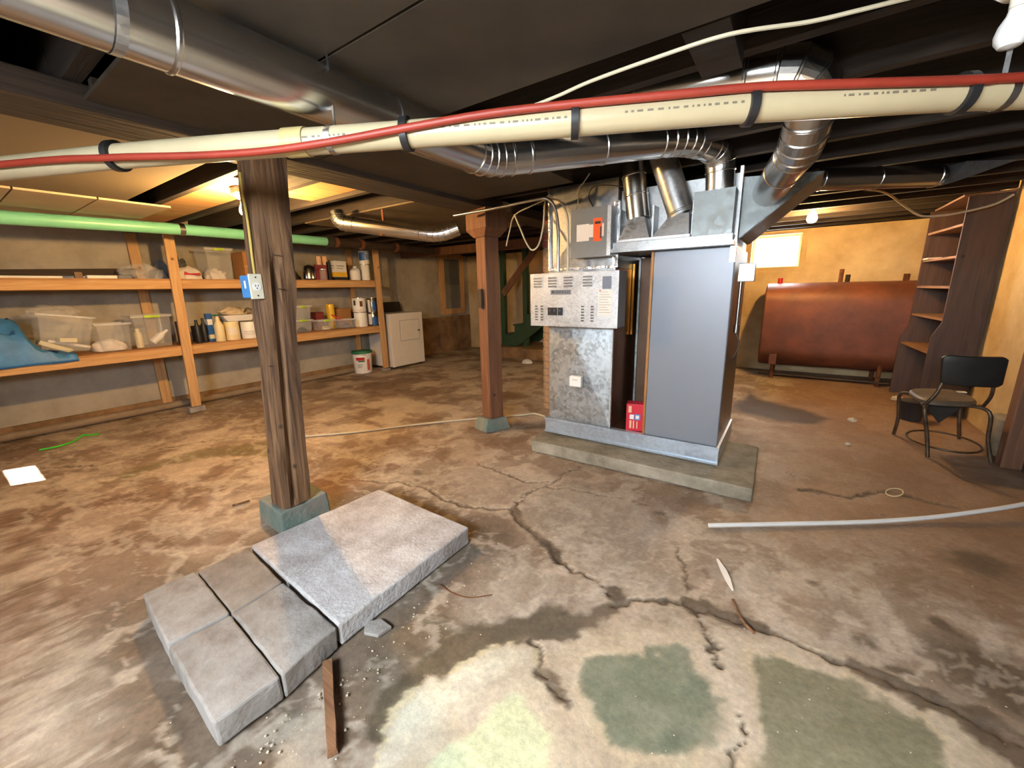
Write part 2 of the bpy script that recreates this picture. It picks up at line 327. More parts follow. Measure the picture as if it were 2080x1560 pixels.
    for P in (G1, G2, G3): around = np.maximum(around, 1-sm(sd_poly(wx, wy, px2(P))+(n2-.5)*.1, .04, .15))
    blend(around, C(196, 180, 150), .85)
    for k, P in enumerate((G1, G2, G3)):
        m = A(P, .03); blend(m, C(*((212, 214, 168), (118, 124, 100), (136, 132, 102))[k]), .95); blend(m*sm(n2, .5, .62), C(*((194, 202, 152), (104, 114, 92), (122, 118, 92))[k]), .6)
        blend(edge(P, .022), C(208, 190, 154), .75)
    # pale halo and dark line of every crack
    cracks = [([(700, 975), (770, 975), (860, 985), (885, 995), (910, 1018), (960, 1030), (1035, 1038), (1075, 1080), (1110, 1110), (1140, 1140), (1180, 1165), (1215, 1195), (1245, 1215)], .012), ([(1040, 1035), (1080, 1005), (1110, 985), (1150, 960), (1180, 950), (1200, 925)], .007),
        ([(975, 938), (1030, 963), (1070, 975), (1110, 975)], .010), ([(1112, 985), (1200, 1003), (1250, 1012), (1330, 1028)], .006), ([(1245, 1235), (1300, 1228), (1350, 1220), (1400, 1230), (1450, 1245), (1500, 1252), (1550, 1270), (1610, 1300), (1700, 1345), (1760, 1365), (1850, 1410), (1930, 1440), (2000, 1475), (2080, 1510)], .017),
        ([(1370, 1090), (1375, 1120), (1390, 1160), (1395, 1180), (1408, 1200), (1412, 1225), (1435, 1260), (1445, 1310), (1455, 1350)], .008), ([(1080, 1295), (1100, 1325), (1115, 1390), (1140, 1425)], .014), ([(1480, 1440), (1500, 1500), (1520, 1560)], .006),
        ([(60, 952), (190, 945), (330, 910), (450, 890), (540, 885), (640, 868), (760, 840)], .012), ([(1615, 995), (1680, 1000), (1740, 1008), (1790, 1000), (1880, 1015), (1950, 1030)], .02), ([(620, 900), (760, 930), (880, 900)], .004), ([(700, 800), (860, 790), (940, 770)], .01), ([(1600, 960), (1700, 1010), (1800, 1045)], .003)]
    dmin = np.full(len(x), 9.); core = np.zeros(len(x)); halo = np.zeros(len(x)); deep = np.zeros(len(x))
    for P, wd in cracks:
        d = sd_line(wx, wy, px2(P)); w2 = wd*(.25+1.0*n3); core = np.maximum(core, 1-sm(d, w2*.6, w2*1.5)); halo = np.maximum(halo, (1-sm(d, .02, .10))*(n2+.1)); deep = np.maximum(deep, (1-sm(d, w2*.2, w2*1.1)))
    frontmask = 1-sm(y, 1.6, 2.6)
    blend(halo*frontmask, C(192, 174, 146), .7)
    wide = D([(1040, 1040), (1075, 1080), (1110, 1112), (1135, 1135)], .022, .02); core = np.maximum(core, wide)
    for P, wd in (([(1420, 1235), (1470, 1245), (1540, 1262)], .03), ([(1740, 1360), (1800, 1385), (1870, 1415)], .03), ([(1900, 1430), (1990, 1470), (2080, 1520)], .04), ([(1115, 1375), (1140, 1425)], .022), ([(1240, 1205), (1252, 1218)], .03)): core = np.maximum(core, D(P, wd, .02))
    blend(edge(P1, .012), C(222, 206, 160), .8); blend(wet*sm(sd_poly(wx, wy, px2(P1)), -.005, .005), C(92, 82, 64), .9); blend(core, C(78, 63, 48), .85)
    # stray stains
    for (a, b, r) in ((1745, 1300, .045), (1350, 1045, .028), (845, 960, .04), (1408, 1198, .02), (1640, 1180, .03), (900, 1245, .015), (1840, 1365, .03), (740, 783, .06), (1930, 1285, .04), (1990, 1145, .14), (2010, 1370, .2)):
        p = onz(a, b); blend(1-sm(np.hypot(wx-p.x, wy-p.y), r*.5, r*1.2), C(80, 64, 46), .75)
    blend(A([(1480, 822), (1520, 790), (1560, 812), (1640, 832), (1700, 850), (1660, 864), (1580, 857), (1500, 838)], .12), C(48, 36, 28), .92)
    blend(A([(230, 965), (380, 916), (480, 902), (560, 890), (560, 925), (450, 928), (330, 948), (240, 980)], .06), C(104, 96, 56), .75)
    for P in ([(0, 1155), (100, 1122), (230, 1110), (350, 1092), (480, 1085)], [(30, 1110), (140, 1040), (240, 1012), (330, 1006), (420, 1010)], [(330, 1006), (400, 975), (460, 945), (500, 930)], [(640, 985), (700, 960), (790, 950)]): blend(D(P, .035, .06)*(n3+.3), C(96, 68, 46), .8)
    blend(A([(560, 1000), (640, 960), (720, 945), (760, 975), (680, 1010), (600, 1020)], .12), C(126, 84, 54), .7)
    rg = 1-np.abs(2*fbm(wx, wy, 3.2, 121, 5)-1); rg2 = 1-np.abs(2*fbm(wx, wy, 7, 131, 4)-1); plates_m = np.maximum.reduce([A(P, .03) for P in (G1, G2, G3)])
    vein = np.maximum(sm(rg, .90, .97), .7*sm(rg2, .92, .98))*frontmask*(1-plates_m*.85)*(1-np.clip(core+wet, 0, 1)); blend(vein, C(214, 200, 176), .42)
    blend(sm(rg, .62, .50)*0+sm(.80-rg2, 0, .12)*(1-plates_m)*frontmask, C(150, 128, 106), .18)
    col *= np.array([.985, 1.0, 1.09])
    col *= (.86+.28*n4)[:, None]*(.9+.2*n3)[:, None]
    z = (n2-.5)*.010+(n4-.5)*.0025-deep*.012-wet*.003; z -= z.max()
    nx, ny = len(gx), len(gy); I = np.arange(nx*ny).reshape(nx, ny); q = np.stack([I[:-1, :-1], I[1:, :-1], I[1:, 1:], I[:-1, 1:]], -1).reshape(-1, 4)
    me = bpy.data.meshes.new('floor'); me.vertices.add(nx*ny); me.vertices.foreach_set('co', np.stack([x, y, z], 1).ravel().astype('f4'))
    me.loops.add(q.size); me.loops.foreach_set('vertex_index', q.ravel().astype('i4')); me.polygons.add(len(q)); me.polygons.foreach_set('loop_start', (np.arange(len(q))*4).astype('i4')); me.polygons.foreach_set('loop_total', np.full(len(q), 4, 'i4'))
    me.update(calc_edges=True); me.polygons.foreach_set('use_smooth', np.ones(len(q), bool))
    ca = me.color_attributes.new('stain_and_light', 'FLOAT_COLOR', 'POINT'); ca.data.foreach_set('color', np.c_[np.clip(col, 0, 1), np.ones(len(x))].ravel().astype('f4'))
    wa = me.attributes.new('wet', 'FLOAT', 'POINT'); wa.data.foreach_set('value', np.clip(wet+.5*core, 0, 1).astype('f4'))
    m = bpy.data.materials.new('floor_concrete'); m.use_nodes = True; N = m.node_tree.nodes; L = m.node_tree.links; b = N['Principled BSDF']
    a = N.new('ShaderNodeVertexColor'); a.layer_name = 'stain_and_light'
    tc = N.new('ShaderNodeTexCoord'); n = N.new('ShaderNodeTexNoise'); n.inputs['Scale'].default_value = 55; n.inputs['Detail'].default_value = 9; n.inputs['Roughness'].default_value = .7; L.new(tc.outputs['Object'], n.inputs['Vector'])
    mr = N.new('ShaderNodeMapRange'); mr.inputs[1].default_value = .3; mr.inputs[2].default_value = .7; mr.inputs[3].default_value = .78; mr.inputs[4].default_value = 1.16; L.new(n.outputs['Fac'], mr.inputs[0])
    mx = N.new('ShaderNodeVectorMath'); mx.operation = 'SCALE'; L.new(a.outputs[0], mx.inputs[0]); L.new(mr.outputs[0], mx.inputs[3]); L.new(mx.outputs[0], b.inputs['Base Color'])
    at_ = N.new('ShaderNodeAttribute'); at_.attribute_name = 'wet'; r2 = N.new('ShaderNodeMapRange'); r2.inputs[3].default_value = .62; r2.inputs[4].default_value = .38; L.new(at_.outputs['Fac'], r2.inputs[0]); L.new(r2.outputs[0], b.inputs['Roughness'])
    bp = N.new('ShaderNodeBump'); bp.inputs['Strength'].default_value = .35; bp.inputs['Distance'].default_value = .008; L.new(n.outputs['Fac'], bp.inputs['Height']); L.new(bp.outputs[0], b.inputs['Normal'])
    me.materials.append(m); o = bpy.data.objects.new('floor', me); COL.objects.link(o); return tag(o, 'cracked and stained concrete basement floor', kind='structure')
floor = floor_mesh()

# ---------------------------------------------------------------- walls
def wall_with_holes(name, axis, pos, lo, hi, holes, m, t=.22):
    "axis x/y: wall plane at pos; lo/hi along the wall; holes (a0,a1,z0,z1); thickness t (signed) away from the room"
    us = sorted({lo, hi, *[h[0] for h in holes], *[h[1] for h in holes]}); zs = sorted({-.05, ZT, *[h[2] for h in holes], *[h[3] for h in holes]}); mb = MB()
    for a0, a1 in zip(us[:-1], us[1:]):
        run = None
        for z0, z1 in zip(zs[:-1], zs[1:]):
            hole = any(h[0] <= (a0+a1)/2 <= h[1] and h[2] <= (z0+z1)/2 <= h[3] for h in holes)
            if not hole:
                l = (min(pos, pos+t), a0, z0) if axis == 'x' else (a0, min(pos, pos+t), z0); h2 = (max(pos, pos+t), a1, z1) if axis == 'x' else (a1, max(pos, pos+t), z1); mb.box(l, h2)
    o = mb.build(name, m); return tag(o, kind='structure')
HATCH = (6.27, 7.02, .78, 1.92)
wl = wall_with_holes('wall_left', 'x', X0, Y0, Y1, [], 'plaster', -.3); tag(wl, 'long beige plastered wall behind the wooden storage shelf')
WIN = (-.60, 0.0, 1.50, 1.95)
wb = wall_with_holes('wall_back', 'y', Y1, X0-.3, X1+.3, [WIN], 'plaster_cream', .3); tag(wb, 'cream plastered far wall with a small window')
wf = wall_with_holes('wall_front', 'y', Y0, X0-.3, X1+.6, [(-1.2, .3, 1.45, 2.0), (-5.66, -5.16, 1.74, 1.99)], 'plaster', -.08)
YR = 4.08
wr = MB().box((X1, YR, -.05), (X1+.3, Y1+.3, ZT)).build('wall_right', 'plaster_cream'); tag(wr, 'cream lamp-lit side wall behind the bookcase', kind='structure')
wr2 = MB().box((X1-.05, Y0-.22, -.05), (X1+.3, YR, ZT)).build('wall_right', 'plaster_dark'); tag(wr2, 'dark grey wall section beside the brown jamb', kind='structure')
jamb = box('trim_1', (X1-.15, YR-.06, 0), (X1-.05, YR+.04, ZJ), 'brown_timber', bevel=.004); tag(jamb, 'dark brown timber jamb where the right wall steps', kind='structure')
# rough lower plaster, worn below the old hatch
lp = MB().box((X0, 5.3, -.01), (X0+.012, Y1, .74)).build('trim_2', 'plaster_low'); tag(lp, 'crumbling brown lower plaster under the framed hatch', kind='structure')
lb = MB().box((X0, Y0, -.01), (X0+.03, 5.2, .09)).build('baseboard_left', 'plaster_low'); tag(lb, 'rough cement skirting along the long wall', kind='structure')
# hatch in the left wall
def window(name, label, axis, pos, rect, panes, frame_m, pane_m, depth=.06, fw=.05):
    a0, a1, z0, z1 = rect; P = (lambda a, d, z: (pos+d, a, z)) if axis == 'x' else (lambda a, d, z: (a, pos+d, z))
    mb = MB()
    def bar(u0, u1, v0, v1):
        l = P(u0, -depth/2, v0); h = P(u1, depth/2, v1); mb.box([min(a, b) for a, b in zip(l, h)], [max(a, b) for a, b in zip(l, h)])
    bar(a0, a1, z0, z0+fw); bar(a0, a1, z1-fw, z1); bar(a0, a0+fw, z0+fw, z1-fw); bar(a1-fw, a1, z0+fw, z1-fw)
    o = mb.build(name, frame_m); tag(o, label, kind='structure')
    for k in range(panes):
        u0 = a0+fw+(a1-a0-2*fw)*k/panes; u1 = a0+fw+(a1-a0-2*fw)*(k+1)/panes; l = P(u0, -.004, z0+fw); h = P(u1, .004, z1-fw)
        box('pane', [min(a, b) for a, b in zip(l, h)], [max(a, b) for a, b in zip(l, h)], pane_m, o)
    return o
window('window_1', 'small bright basement window in the far wall', 'y', Y1+.16, WIN, 1, 'ivory', 'pane', fw=.03)
# deep sloping reveal and sill of the bright window
rv = MB(); a0, a1, z0, z1 = WIN
rv.hexa([(a0-.06, Y1-.012, z0-.07), (a1+.08, Y1-.012, z0-.07), (a1+.08, Y1, z0-.07), (a0-.06, Y1, z0-.07)], [(a0-.04, Y1-.012, z0), (a1+.05, Y1-.012, z0), (a1+.05, Y1, z0), (a0-.04, Y1, z0)])
rv.box((a1, Y1-.012, z0), (a1+.07, Y1, z1+.03)); rv.box((a0-.06, Y1-.012, z0), (a0, Y1, z1+.03)); rv.box((a0, Y1-.012, z1), (a1, Y1, z1+.03))
tag(rv.build('trim_3', 'plaster_cream'), 'chipped plaster surround of the bright window', kind='structure')
window('window_2', 'wide basement window behind the viewpoint', 'y', Y0-.04, (-1.2, .3, 1.45, 2.0), 3, 'ivory', 'pane', fw=.03)
hf = MB(); y0, y1, z0, z1 = HATCH; x = X0
for (a, b, c, d) in ((y0, y1, z0, z0+.12), (y0, y0+.14, z0+.12, z1), (y1-.13, y1, z0+.12, z1), (y0, y1, z1, z1+.1)): hf.box((x, a, c), (x+.04, b, d))
wfm = hf.build('window_3', 'pine_up', bevel=.004); tag(wfm, 'boarded-up window with wooden frame past the dryer', kind='structure')
box('board', (x, y0+.14, z0+.30), (x+.022, y1-.13, z1), mat('grey_board', srgb(104, 104, 100), .7, var=.12), wfm)
box('lower_board', (x, y0+.15, z0+.13), (x+.03, y1-.15, z0+.62), mat('grey_board_light', srgb(126, 124, 116), .7, var=.1), wfm)

# ---------------------------------------------------------------- ceiling: sub-floor, joists, boards, main beam
ceil = MB().box((X0-.3, Y0-.22, ZT), (X1+.4, Y1+.3, ZT+.05)).build('ceiling', 'panel_dark'); tag(ceil, 'dark open-joist basement ceiling with boards nailed under it', kind='structure')
BX0, BX1, BZ = -2.40, -2.12, 1.915
jd = None
for k in range(22):
    yj = 2.11+.41*(k-9)
    if yj < Y0+.05 or yj > Y1-.08: continue
    for (a, b) in ((X0, (BX0+BX1)/2-.002), ((BX0+BX1)/2+.002, X1-.02 if yj > YR else X1-.06)):
        j = box('joist', (a, yj-.024, ZJ), (b, yj+.024, ZT), 'dark_joist', ceil)
box('main_beam', (BX0, Y0, BZ), (BX1, Y1-.9, ZJ-.001), 'dark_beam', ceil, bevel=.008)
box('rim_joist', (X0, Y1-.05, ZJ), (X1-.01, Y1-.002, ZT), 'dark_joist', ceil)
def cpanel(a, b, c, d, m, z=ZJ-.016, t=.014): return box('ceiling_board', (a, c, z), (b, d, z+t), m, ceil)
cpanel(-4.22, BX0-.004, Y0, .02, 'panel_tan'); cpanel(-4.22, BX0-.004, .03, 1.08, 'panel_tan')
for (a, b) in ((Y0, .08), (.09, .52), (.53, .92), (.93, 1.35)): cpanel(X0, -4.23, a, b, 'tile_tan', ZJ-.03)
zl = 1.945
cpanel(BX1+.004, -1.28, .49, 1.34, 'panel_dark', zl); cpanel(BX1+.004, -1.28, 1.35, 2.62, 'panel_dark', zl); cpanel(-1.27, -.66, Y0+.05, .83, 'panel_dark', zl); cpanel(-1.27, .5, .84, 1.34, 'panel_dark', zl); cpanel(-.65, 1.38, Y0+.05, .83, 'panel_dark', zl)
cpanel(.51, 1.38, .84, 2.0, 'panel_dark', zl)
for (x, y0, y1) in ((-2.06, .5, 2.6), (-1.30, .5, 2.6), (-.7, Y0, 1.33), (.46, .0, 1.95), (1.3, .0, 1.95)): box('ceiling_batten', (x-.02, y0, zl+.0145), (x+.02, y1, ZJ-.0005), 'dark_beam', ceil)
box('ceiling_batten', (BX0-.16, Y0, ZJ-.035), (BX0-.01, 1.05, ZJ-.017), 'pine', ceil)
box('ceiling_board', (-4.3, 2.5, ZJ-.016), (-2.42, 4.2, ZJ-.002), mat('panel_mid', srgb(96, 82, 62), .8, scale=3), ceil)
box('ceiling_board', (-3.4, 1.74, ZJ+.02), (-2.5, 2.06, ZJ+.04), 'pine', ceil); box('ceiling_board', (-5.6, 1.33, ZJ+.02), (-3.1, 1.65, ZJ+.04), 'pine', ceil)
box('blocking', (-.34, 1.36, ZJ-.05), (-.22, 1.67, ZT), 'dark_joist', ceil); box('lamp_board', (.0, 5.41, 2.075), (.14, 5.77, 2.09), 'dark_joist', ceil)

# ================================================================ LARGE OBJECTS
# ---------------------------------------------------------------- loose slab and four solid blocks
def quad_slab(name, label, cat, P, z0, z1, m, group=None, chip=.004, seed=0, bev=.008, taper=1.):
    P = [V(p) for p in P]; ce = sum(P, V())/4; Q = [ce+(p-ce)*taper for p in P]; mb = MB().hexa([(p.x, p.y, z0) for p in P], [(p.x, p.y, z1) for p in Q]); o = mb.build(name, m)
    rough(o, chip, 14, seed, 7); b = o.modifiers.new('b', 'BEVEL'); b.width = bev; b.segments = 2; b.limit_method = 'ANGLE'; b.angle_limit = .6
    return tag(o, label, cat, group)
quad_slab('concrete_slab', 'large pale square concrete slab lying loose on the floor beside the tall post', 'slab', [onz(688, 1270, .095), onz(952, 1070, .095), onz(770, 993, .095), onz(509, 1107, .095)], .004, .095, 'conc_new', None, .004, 1)
zt = .1
def g(*p): return onz(*p, zt)
c = {'a': g(287, 1205), 'b': g(398, 1157), 'c': g(507, 1109), 'd': g(575, 1180), 'e': g(686, 1272), 'f': g(469, 1245), 'g': g(572, 1374), 'h': g(432, 1473), 'i': g(338, 1313)}
def shrink(P, k=.006):
    ce = sum(P, V())/len(P); return [ce+(p-ce)*(1-k/((p-ce).length)) for p in P]
G = 'solid blocks laid against the loose slab'
quad_slab('concrete_block', 'dusty brownish concrete block touching the slab on the side of the tall post', 'block', shrink([c['f'], c['d'], c['c'], c['b']]), .004, zt-.006, 'conc_brown', G, .003, 2)
quad_slab('concrete_block', 'grey concrete block with broken edge over the wood stick, against the slab', 'block', shrink([c['g'], c['e'], c['d'], c['f']]), .004, zt, 'conc_block', G, .006, 3)
quad_slab('concrete_block', 'grey concrete block at the outer corner farthest from the wood stick', 'block', shrink([c['i'], c['f'], c['b'], c['a']]), .004, zt, 'conc_block', G, .003, 4)
quad_slab('concrete_block', 'grey concrete block with white chipped rim, outermost, near the stick', 'block', shrink([c['h'], c['g'], c['f'], c['i']]), .004, zt, 'conc_block', G, .004, 5)

# ---------------------------------------------------------------- timber posts
def footing(name, label, P, z1, m, seed, tp): return quad_slab(name, label, 'footing', P, .003, z1, m, 'post footings', .005, seed, .012, tp)
footing('footing_block', 'green-stained concrete footing under the rough old post', [V((-2.42, .90, 0)), V((-2.12, .88, 0)), V((-2.12, 1.17, 0)), V((-2.41, 1.19, 0))], .14, 'conc_green', 11, .93)
post = thing('support_post', 'tall rough split dark timber post with an outlet box', 'post', (-2.26, 1.04, .14))
PB, PT = V((-2.20, .99, .147)), V((-2.15, 1.08, BZ-.004))
def rough_post(Pb, Pt, hw, n, seed, rot=.25):
    mb = MB(); rings = []
    for k in range(n+1):
        t = k/n; ce = Pb.lerp(Pt, t); h = hw*(1.0+.05*math.sin(9*t+seed)+.14*t)
        ring = []
        for j in range(24):
            a = 2*math.pi*j/24; ca, sa = math.cos(a), math.sin(a); q = max(abs(ca), abs(sa)); r = h/(q**.82)
            r *= 1+.03*math.sin(7*t*3+j*1.7+seed)+.02*math.sin(31*t+j*2.3)
            if j == 23: r *= (.66 if .02 < t < .74 else .97)       # long shake crack in the face towards the room
            a += rot; ring.append(ce+V((r*math.cos(a), r*math.sin(a), 0)))
        rings += ring
    fs = [(k*24+j, k*24+(j+1) % 24, (k+1)*24+(j+1) % 24, (k+1)*24+j) for k in range(n) for j in range(24)]
    return mb.add(rings, fs+[tuple(range(24))[::-1], tuple(n*24+j for j in range(24))])
rough_post(PB, PT, .071, 40, 1., 0.).build('timber', 'old_timber', post, smooth=True)
for (px, py, ln) in ((556, 518, 22), (566, 587, 20), (547, 744, 12)):
    p = onx(px, py, -2.075); MB().tube([p, p+V((0, ln*.0014, -.002))], .003, 6).build('staple', 'steel', post)
footing('footing_block', 'small green-stained footing under the square brown post', [V((-2.37, 2.78, 0)), V((-2.17, 2.71, 0)), V((-2.06, 2.96, 0)), V((-2.27, 3.03, 0))], .12, 'conc_green', 12, .76)
p2 = thing('support_post', 'square reddish-brown timber post with a corbel beside the furnace', 'post', (-2.2, 2.87, .12))
mm = Matrix.Translation((-2.195, 2.86, 0)) @ Matrix.Rotation(-.32, 4, 'Z')
MB().box((-.07, -.07, .127), (.07, .07, 1.70), mm).build('timber', 'brown_timber', p2, bevel=.006)
MB().hexa([mm @ V(q) for q in ((-.08, -.08, 1.70), (.08, -.08, 1.70), (.08, .08, 1.70), (-.08, .08, 1.70))], [mm @ V(q) for q in ((-.15, -.11, 1.76), (.15, -.11, 1.76), (.15, .11, 1.76), (-.15, .11, 1.76))]).build('corbel', 'brown_timber', p2)
MB().box((-.15, -.11, 1.76), (.15, .11, BZ-.002), mm).build('bearing_block', 'brown_timber', p2, bevel=.005)
MB().box((-.02, -.10, 1.12), (.03, -.083, 1.28), mm).build('wood_cleat', 'dark_beam', p2)

# ---------------------------------------------------------------- outlet box and its cable
OX = -2.10
q0, q1 = onx(503, 556, OX), onx(538, 607, OX); ya, yb, zc0, zc1 = q0.y, q1.y, q1.z, q0.z
ob = thing('outlet_box', 'blue electrical box with ivory receptacle cover on the old post', 'outlet', (OX-.05, (ya+yb)/2, zc0))
box('box_body', (OX-.10, ya+.004, zc0+.006), (OX-.008, yb-.006, zc1-.006), 'blue_box', ob, bevel=.004)
box('box_mark', (OX-.06, ya+.0025, zc0+.05), (OX-.045, ya+.0042, zc1-.03), 'white', ob)
pl = box('cover_plate', (OX-.008, ya, zc0), (OX+.003, yb, zc1), 'ivory', ob, bevel=.003)
cy_, cz = (ya+yb)/2, (zc0+zc1)/2
MB().tube([(OX+.002, cy_, cz), (OX+.006, cy_, cz)], .019, 20).build('receptacle', 'white', pl, smooth=True)
for dy, dz, h in ((-.006, .004, .009), (.006, .004, .008)): box('slot', (OX+.0055, cy_+dy-.0014, cz+dz-h/2), (OX+.0068, cy_+dy+.0014, cz+dz+h/2), 'black', pl)
MB().tube([(OX+.0055, cy_, cz-.008), (OX+.0068, cy_, cz-.008)], .003, 8).build('slot', 'black', pl)
for dz in (-.042, .042): MB().tube([(OX+.0025, cy_, cz+dz), (OX+.0045, cy_, cz+dz)], .0035, 8).build('screw', 'steel', pl)
tag(MB().tube(smooth_path([onx(517, 556, OX-.05), onx(512, 520, OX-.05), onx(506, 470, OX-.05), onx(500, 430, OX-.05), onx(493, 395, OX-.05), onx(487, 350, OX-.05)]), .006, 8).build('cable', 'cable_yellow', smooth=True), 'yellowish cable running up the old post above the outlet', 'cable')

# ---------------------------------------------------------------- storage shelf along the left wall
SX, SB = -5.48, -6.055
sh = thing('storage_shelf', 'long two-tier pine storage shelf along the left wall', 'shelf', (-5.75, 1.8, 0))
YA, YE = -.95, 4.30
for z in (1.355, .645):
    box('front_beam', (SX-.038, YA, z), (SX, YE-.09, z+.089), 'pine', sh, bevel=.003); box('back_beam', (SB, YA, z), (SB+.038, YE, z+.089), 'pine', sh)
    for k in range(3):
        a = SB+.006+k*.19; box('deck_board', (a, YA, z+.0895), (a+.184, YE-.005, z+.104), mat('deck', srgb(176, 128, 78), .75, var=.12), sh)
    for yy in (.2, 1.55, 2.9, 4.2): box('cross_brace', (SB+.04, yy-.019, z), (SX-.04, yy+.019, z+.088), 'pine', sh)
def upright(pb0, pt0, X, z0, z1, wy=.089, wx=.038):
    b = onx(*pb0, X); t = onx(*pt0, X); d = (t-b)/(t.z-b.z); q0 = b+d*(z0-b.z); q1 = b+d*(z1-b.z)
    mb = MB().hexa([(X-wx, q0.y-wy/2, z0), (X, q0.y-wy/2, z0), (X, q0.y+wy/2, z0), (X-wx, q0.y+wy/2, z0)], [(X-wx, q1.y-wy/2, z1), (X, q1.y-wy/2, z1), (X, q1.y+wy/2, z1), (X-wx, q1.y+wy/2, z1)]); return mb, q0
mb, q0 = upright((396, 800), (343, 482), SX+.038, .065, ZJ-.03); mb.build('upright', 'pine_up', sh, bevel=.003)
tag(quad_slab('wood_shim', 'small grey block under the shelf upright nearest the old post', 'block', [V((SX-.05, q0.y-.075, 0)), V((SX+.06, q0.y-.075, 0)), V((SX+.06, q0.y+.075, 0)), V((SX-.05, q0.y+.075, 0))], .002, .064, 'conc_block', 'blocks under the shelf uprights', .003, 15))
ye = YE-.045; box('upright', (SX-.0, ye-.045, .055), (SX+.038, ye+.045, ZJ-.002), 'pine_up', sh, bevel=.003)
tag(quad_slab('wood_shim', 'small grey block under the shelf end upright by the dryer', 'block', [V((SX-.03, ye-.06, 0)), V((SX+.065, ye-.06, 0)), V((SX+.065, ye+.06, 0)), V((SX-.03, ye+.06, 0))], .002, .049, 'conc_block', 'blocks under the shelf uprights', .003, 16))
for yy in (1.52, 2.9, 4.2): box('back_upright', (SB-.04, yy-.045, .0), (SB-.001, yy+.045, ZJ-.04), 'pine_up', sh)
box('upright', (SX, -.95, .0), (SX+.038, -.86, ZJ-.03), 'pine_up', sh)

# ---------------------------------------------------------------- floor pipe and green drain pipe, cast iron beyond
a, b = V((-5.86, Y0+.02, .045)), V((-5.84, 4.1, .045))
tag(MB().tube([a, b], .04, 14).build('floor_pipe', mat('pipe_grey', srgb(140, 122, 100), .7, var=.15), smooth=True), 'dusty grey pipe lying along the floor under the shelf', 'pipe')
gp = thing('drain_pipe', 'mint green plastic drain pipe running above the wooden shelf', 'pipe', (-5.3, 1.6, 1.9))
ga, gm, gb = onx(0, 441, -5.02), onx(368, 466, -5.02), onx(662, 490.5, -5.02); gs = ga+(ga-gm)*.9
gs = gm+(ga-gm)*1.6
MB().tube([gs, gm], .052, 24).build('pipe_section', 'green_pvc', gp, smooth=True); MB().tube([gm, gb], .052, 24).build('pipe_section', 'green_pvc', gp, smooth=True)
d = (gb-gm).normalized(); MB().tube([gm-d*.022, gm+d*.022], .057, 24).build('coupling_band', 'steel', gp, smooth=True)
ci = thing('iron_drain', 'black cast iron drain pipe joined to the green pipe', 'pipe', gb)
MB().tube([gb+d*.002, gb+d*.10], .072, 20).build('hub', 'ash', ci, smooth=True); MB().tube([gb+d*.10, gb+d*.16], .064, 20).build('hub_neck', 'rust', ci, smooth=True)
MB().tube([gb+d*.16, gb+d*1.9], .055, 18).build('pipe_section', mat('iron', srgb(62, 48, 38), .8, .3, var=.3), ci, smooth=True)
for k in (.5, 1.1): MB().tube([gb+d*k, gb+d*(k+.05)], .066, 18).build('joint_band', 'rust', ci, smooth=True)
MB().tube([gb+d*.75, gb+d*.75+V((0, 0, ZJ-.02-(gb+d*.75).z))], .012, 8).build('hanger', 'steel', ci)

# ---------------------------------------------------------------- dryer, bucket
dr = thing('clothes_dryer', 'white enamel clothes dryer at the end of the wooden shelf', 'dryer', (-5.75, 4.82, 0))
y0, y1, xf, xb = 4.40, 5.12, -5.44, -6.04
box('cabinet', (xb, y0, .03), (xf, y1, .925), 'white_enamel', dr, bevel=.012)
MB().hexa([(xb+.01, y0+.01, .925), (xb+.10, y0+.01, .925), (xb+.10, y1-.02, .925), (xb+.01, y1-.02, .925)], [(xb+.01, y0+.01, 1.10), (xb+.05, y0+.01, 1.10), (xb+.05, y1-.02, 1.10), (xb+.01, y1-.02, 1.10)]).build('control_console', mat('console', srgb(40, 34, 28), .4), dr, bevel=.006)
do = box('door', (xf-.004, y0+.20, .46), (xf+.014, y1-.10, .80), 'white_enamel', dr, bevel=.008)
mbx = MB()
for (a, b, e, f_) in ((y0+.195, y1-.095, .455, .459), (y0+.195, y1-.095, .801, .805), (y0+.195, y0+.199, .455, .805), (y1-.099, y1-.095, .455, .805)): mbx.box((xf, a, e), (xf+.003, b, f_))
mbx.build('door_gap', 'label_grey', dr)
box('handle', (xf+.014, y1-.15, .60), (xf+.03, y1-.11, .625), 'steel', do)
box('toe_panel', (xf-.002, y0+.03, .05), (xf+.006, y1-.02, .17), 'white_enamel', dr, bevel=.003)
for a in (y0+.06, y1-.06):
    for b in (xb+.06, xf-.06): MB().tube([(b, a, 0), (b, a, .032)], .022, 10).build('foot', 'black', dr)
bk = thing('plastic_bucket', 'white pail with green lid, red and green print, under the shelf end', 'bucket', (-5.74, 3.98, 0))
bc = (-5.71, 4.0, 0)
MB().lathe([(.128, .0), (.134, .01), (.150, .31), (.156, .315), (.156, .335), (.150, .337)], bc, 28).build('pail', 'white', bk, smooth=True)
MB().lathe([(.160, .322), (.160, .345), (.150, .36), (.02, .362)], bc, 28).build('lid', 'green', bk, smooth=True)
def wrap(c, r0, r1, z0, z1, a0, a1, n=10):
    vs = []; fs = []
    for k in range(n+1):
        a = math.radians(a0+(a1-a0)*k/n)
        for rr, zz in ((r0, z0), (r1, z1), (r1+.0015, z1), (r0+.0015, z0)): vs.append((c[0]+rr*math.cos(a), c[1]+rr*math.sin(a), zz))
    for k in range(n): 
        for j in range(4): fs.append((k*4+j, k*4+(j+1) % 4, k*4+4+(j+1) % 4, k*4+4+j))
    return MB().add(vs, fs+[(0, 1, 2, 3), tuple(4*n+j for j in (3, 2, 1, 0))])
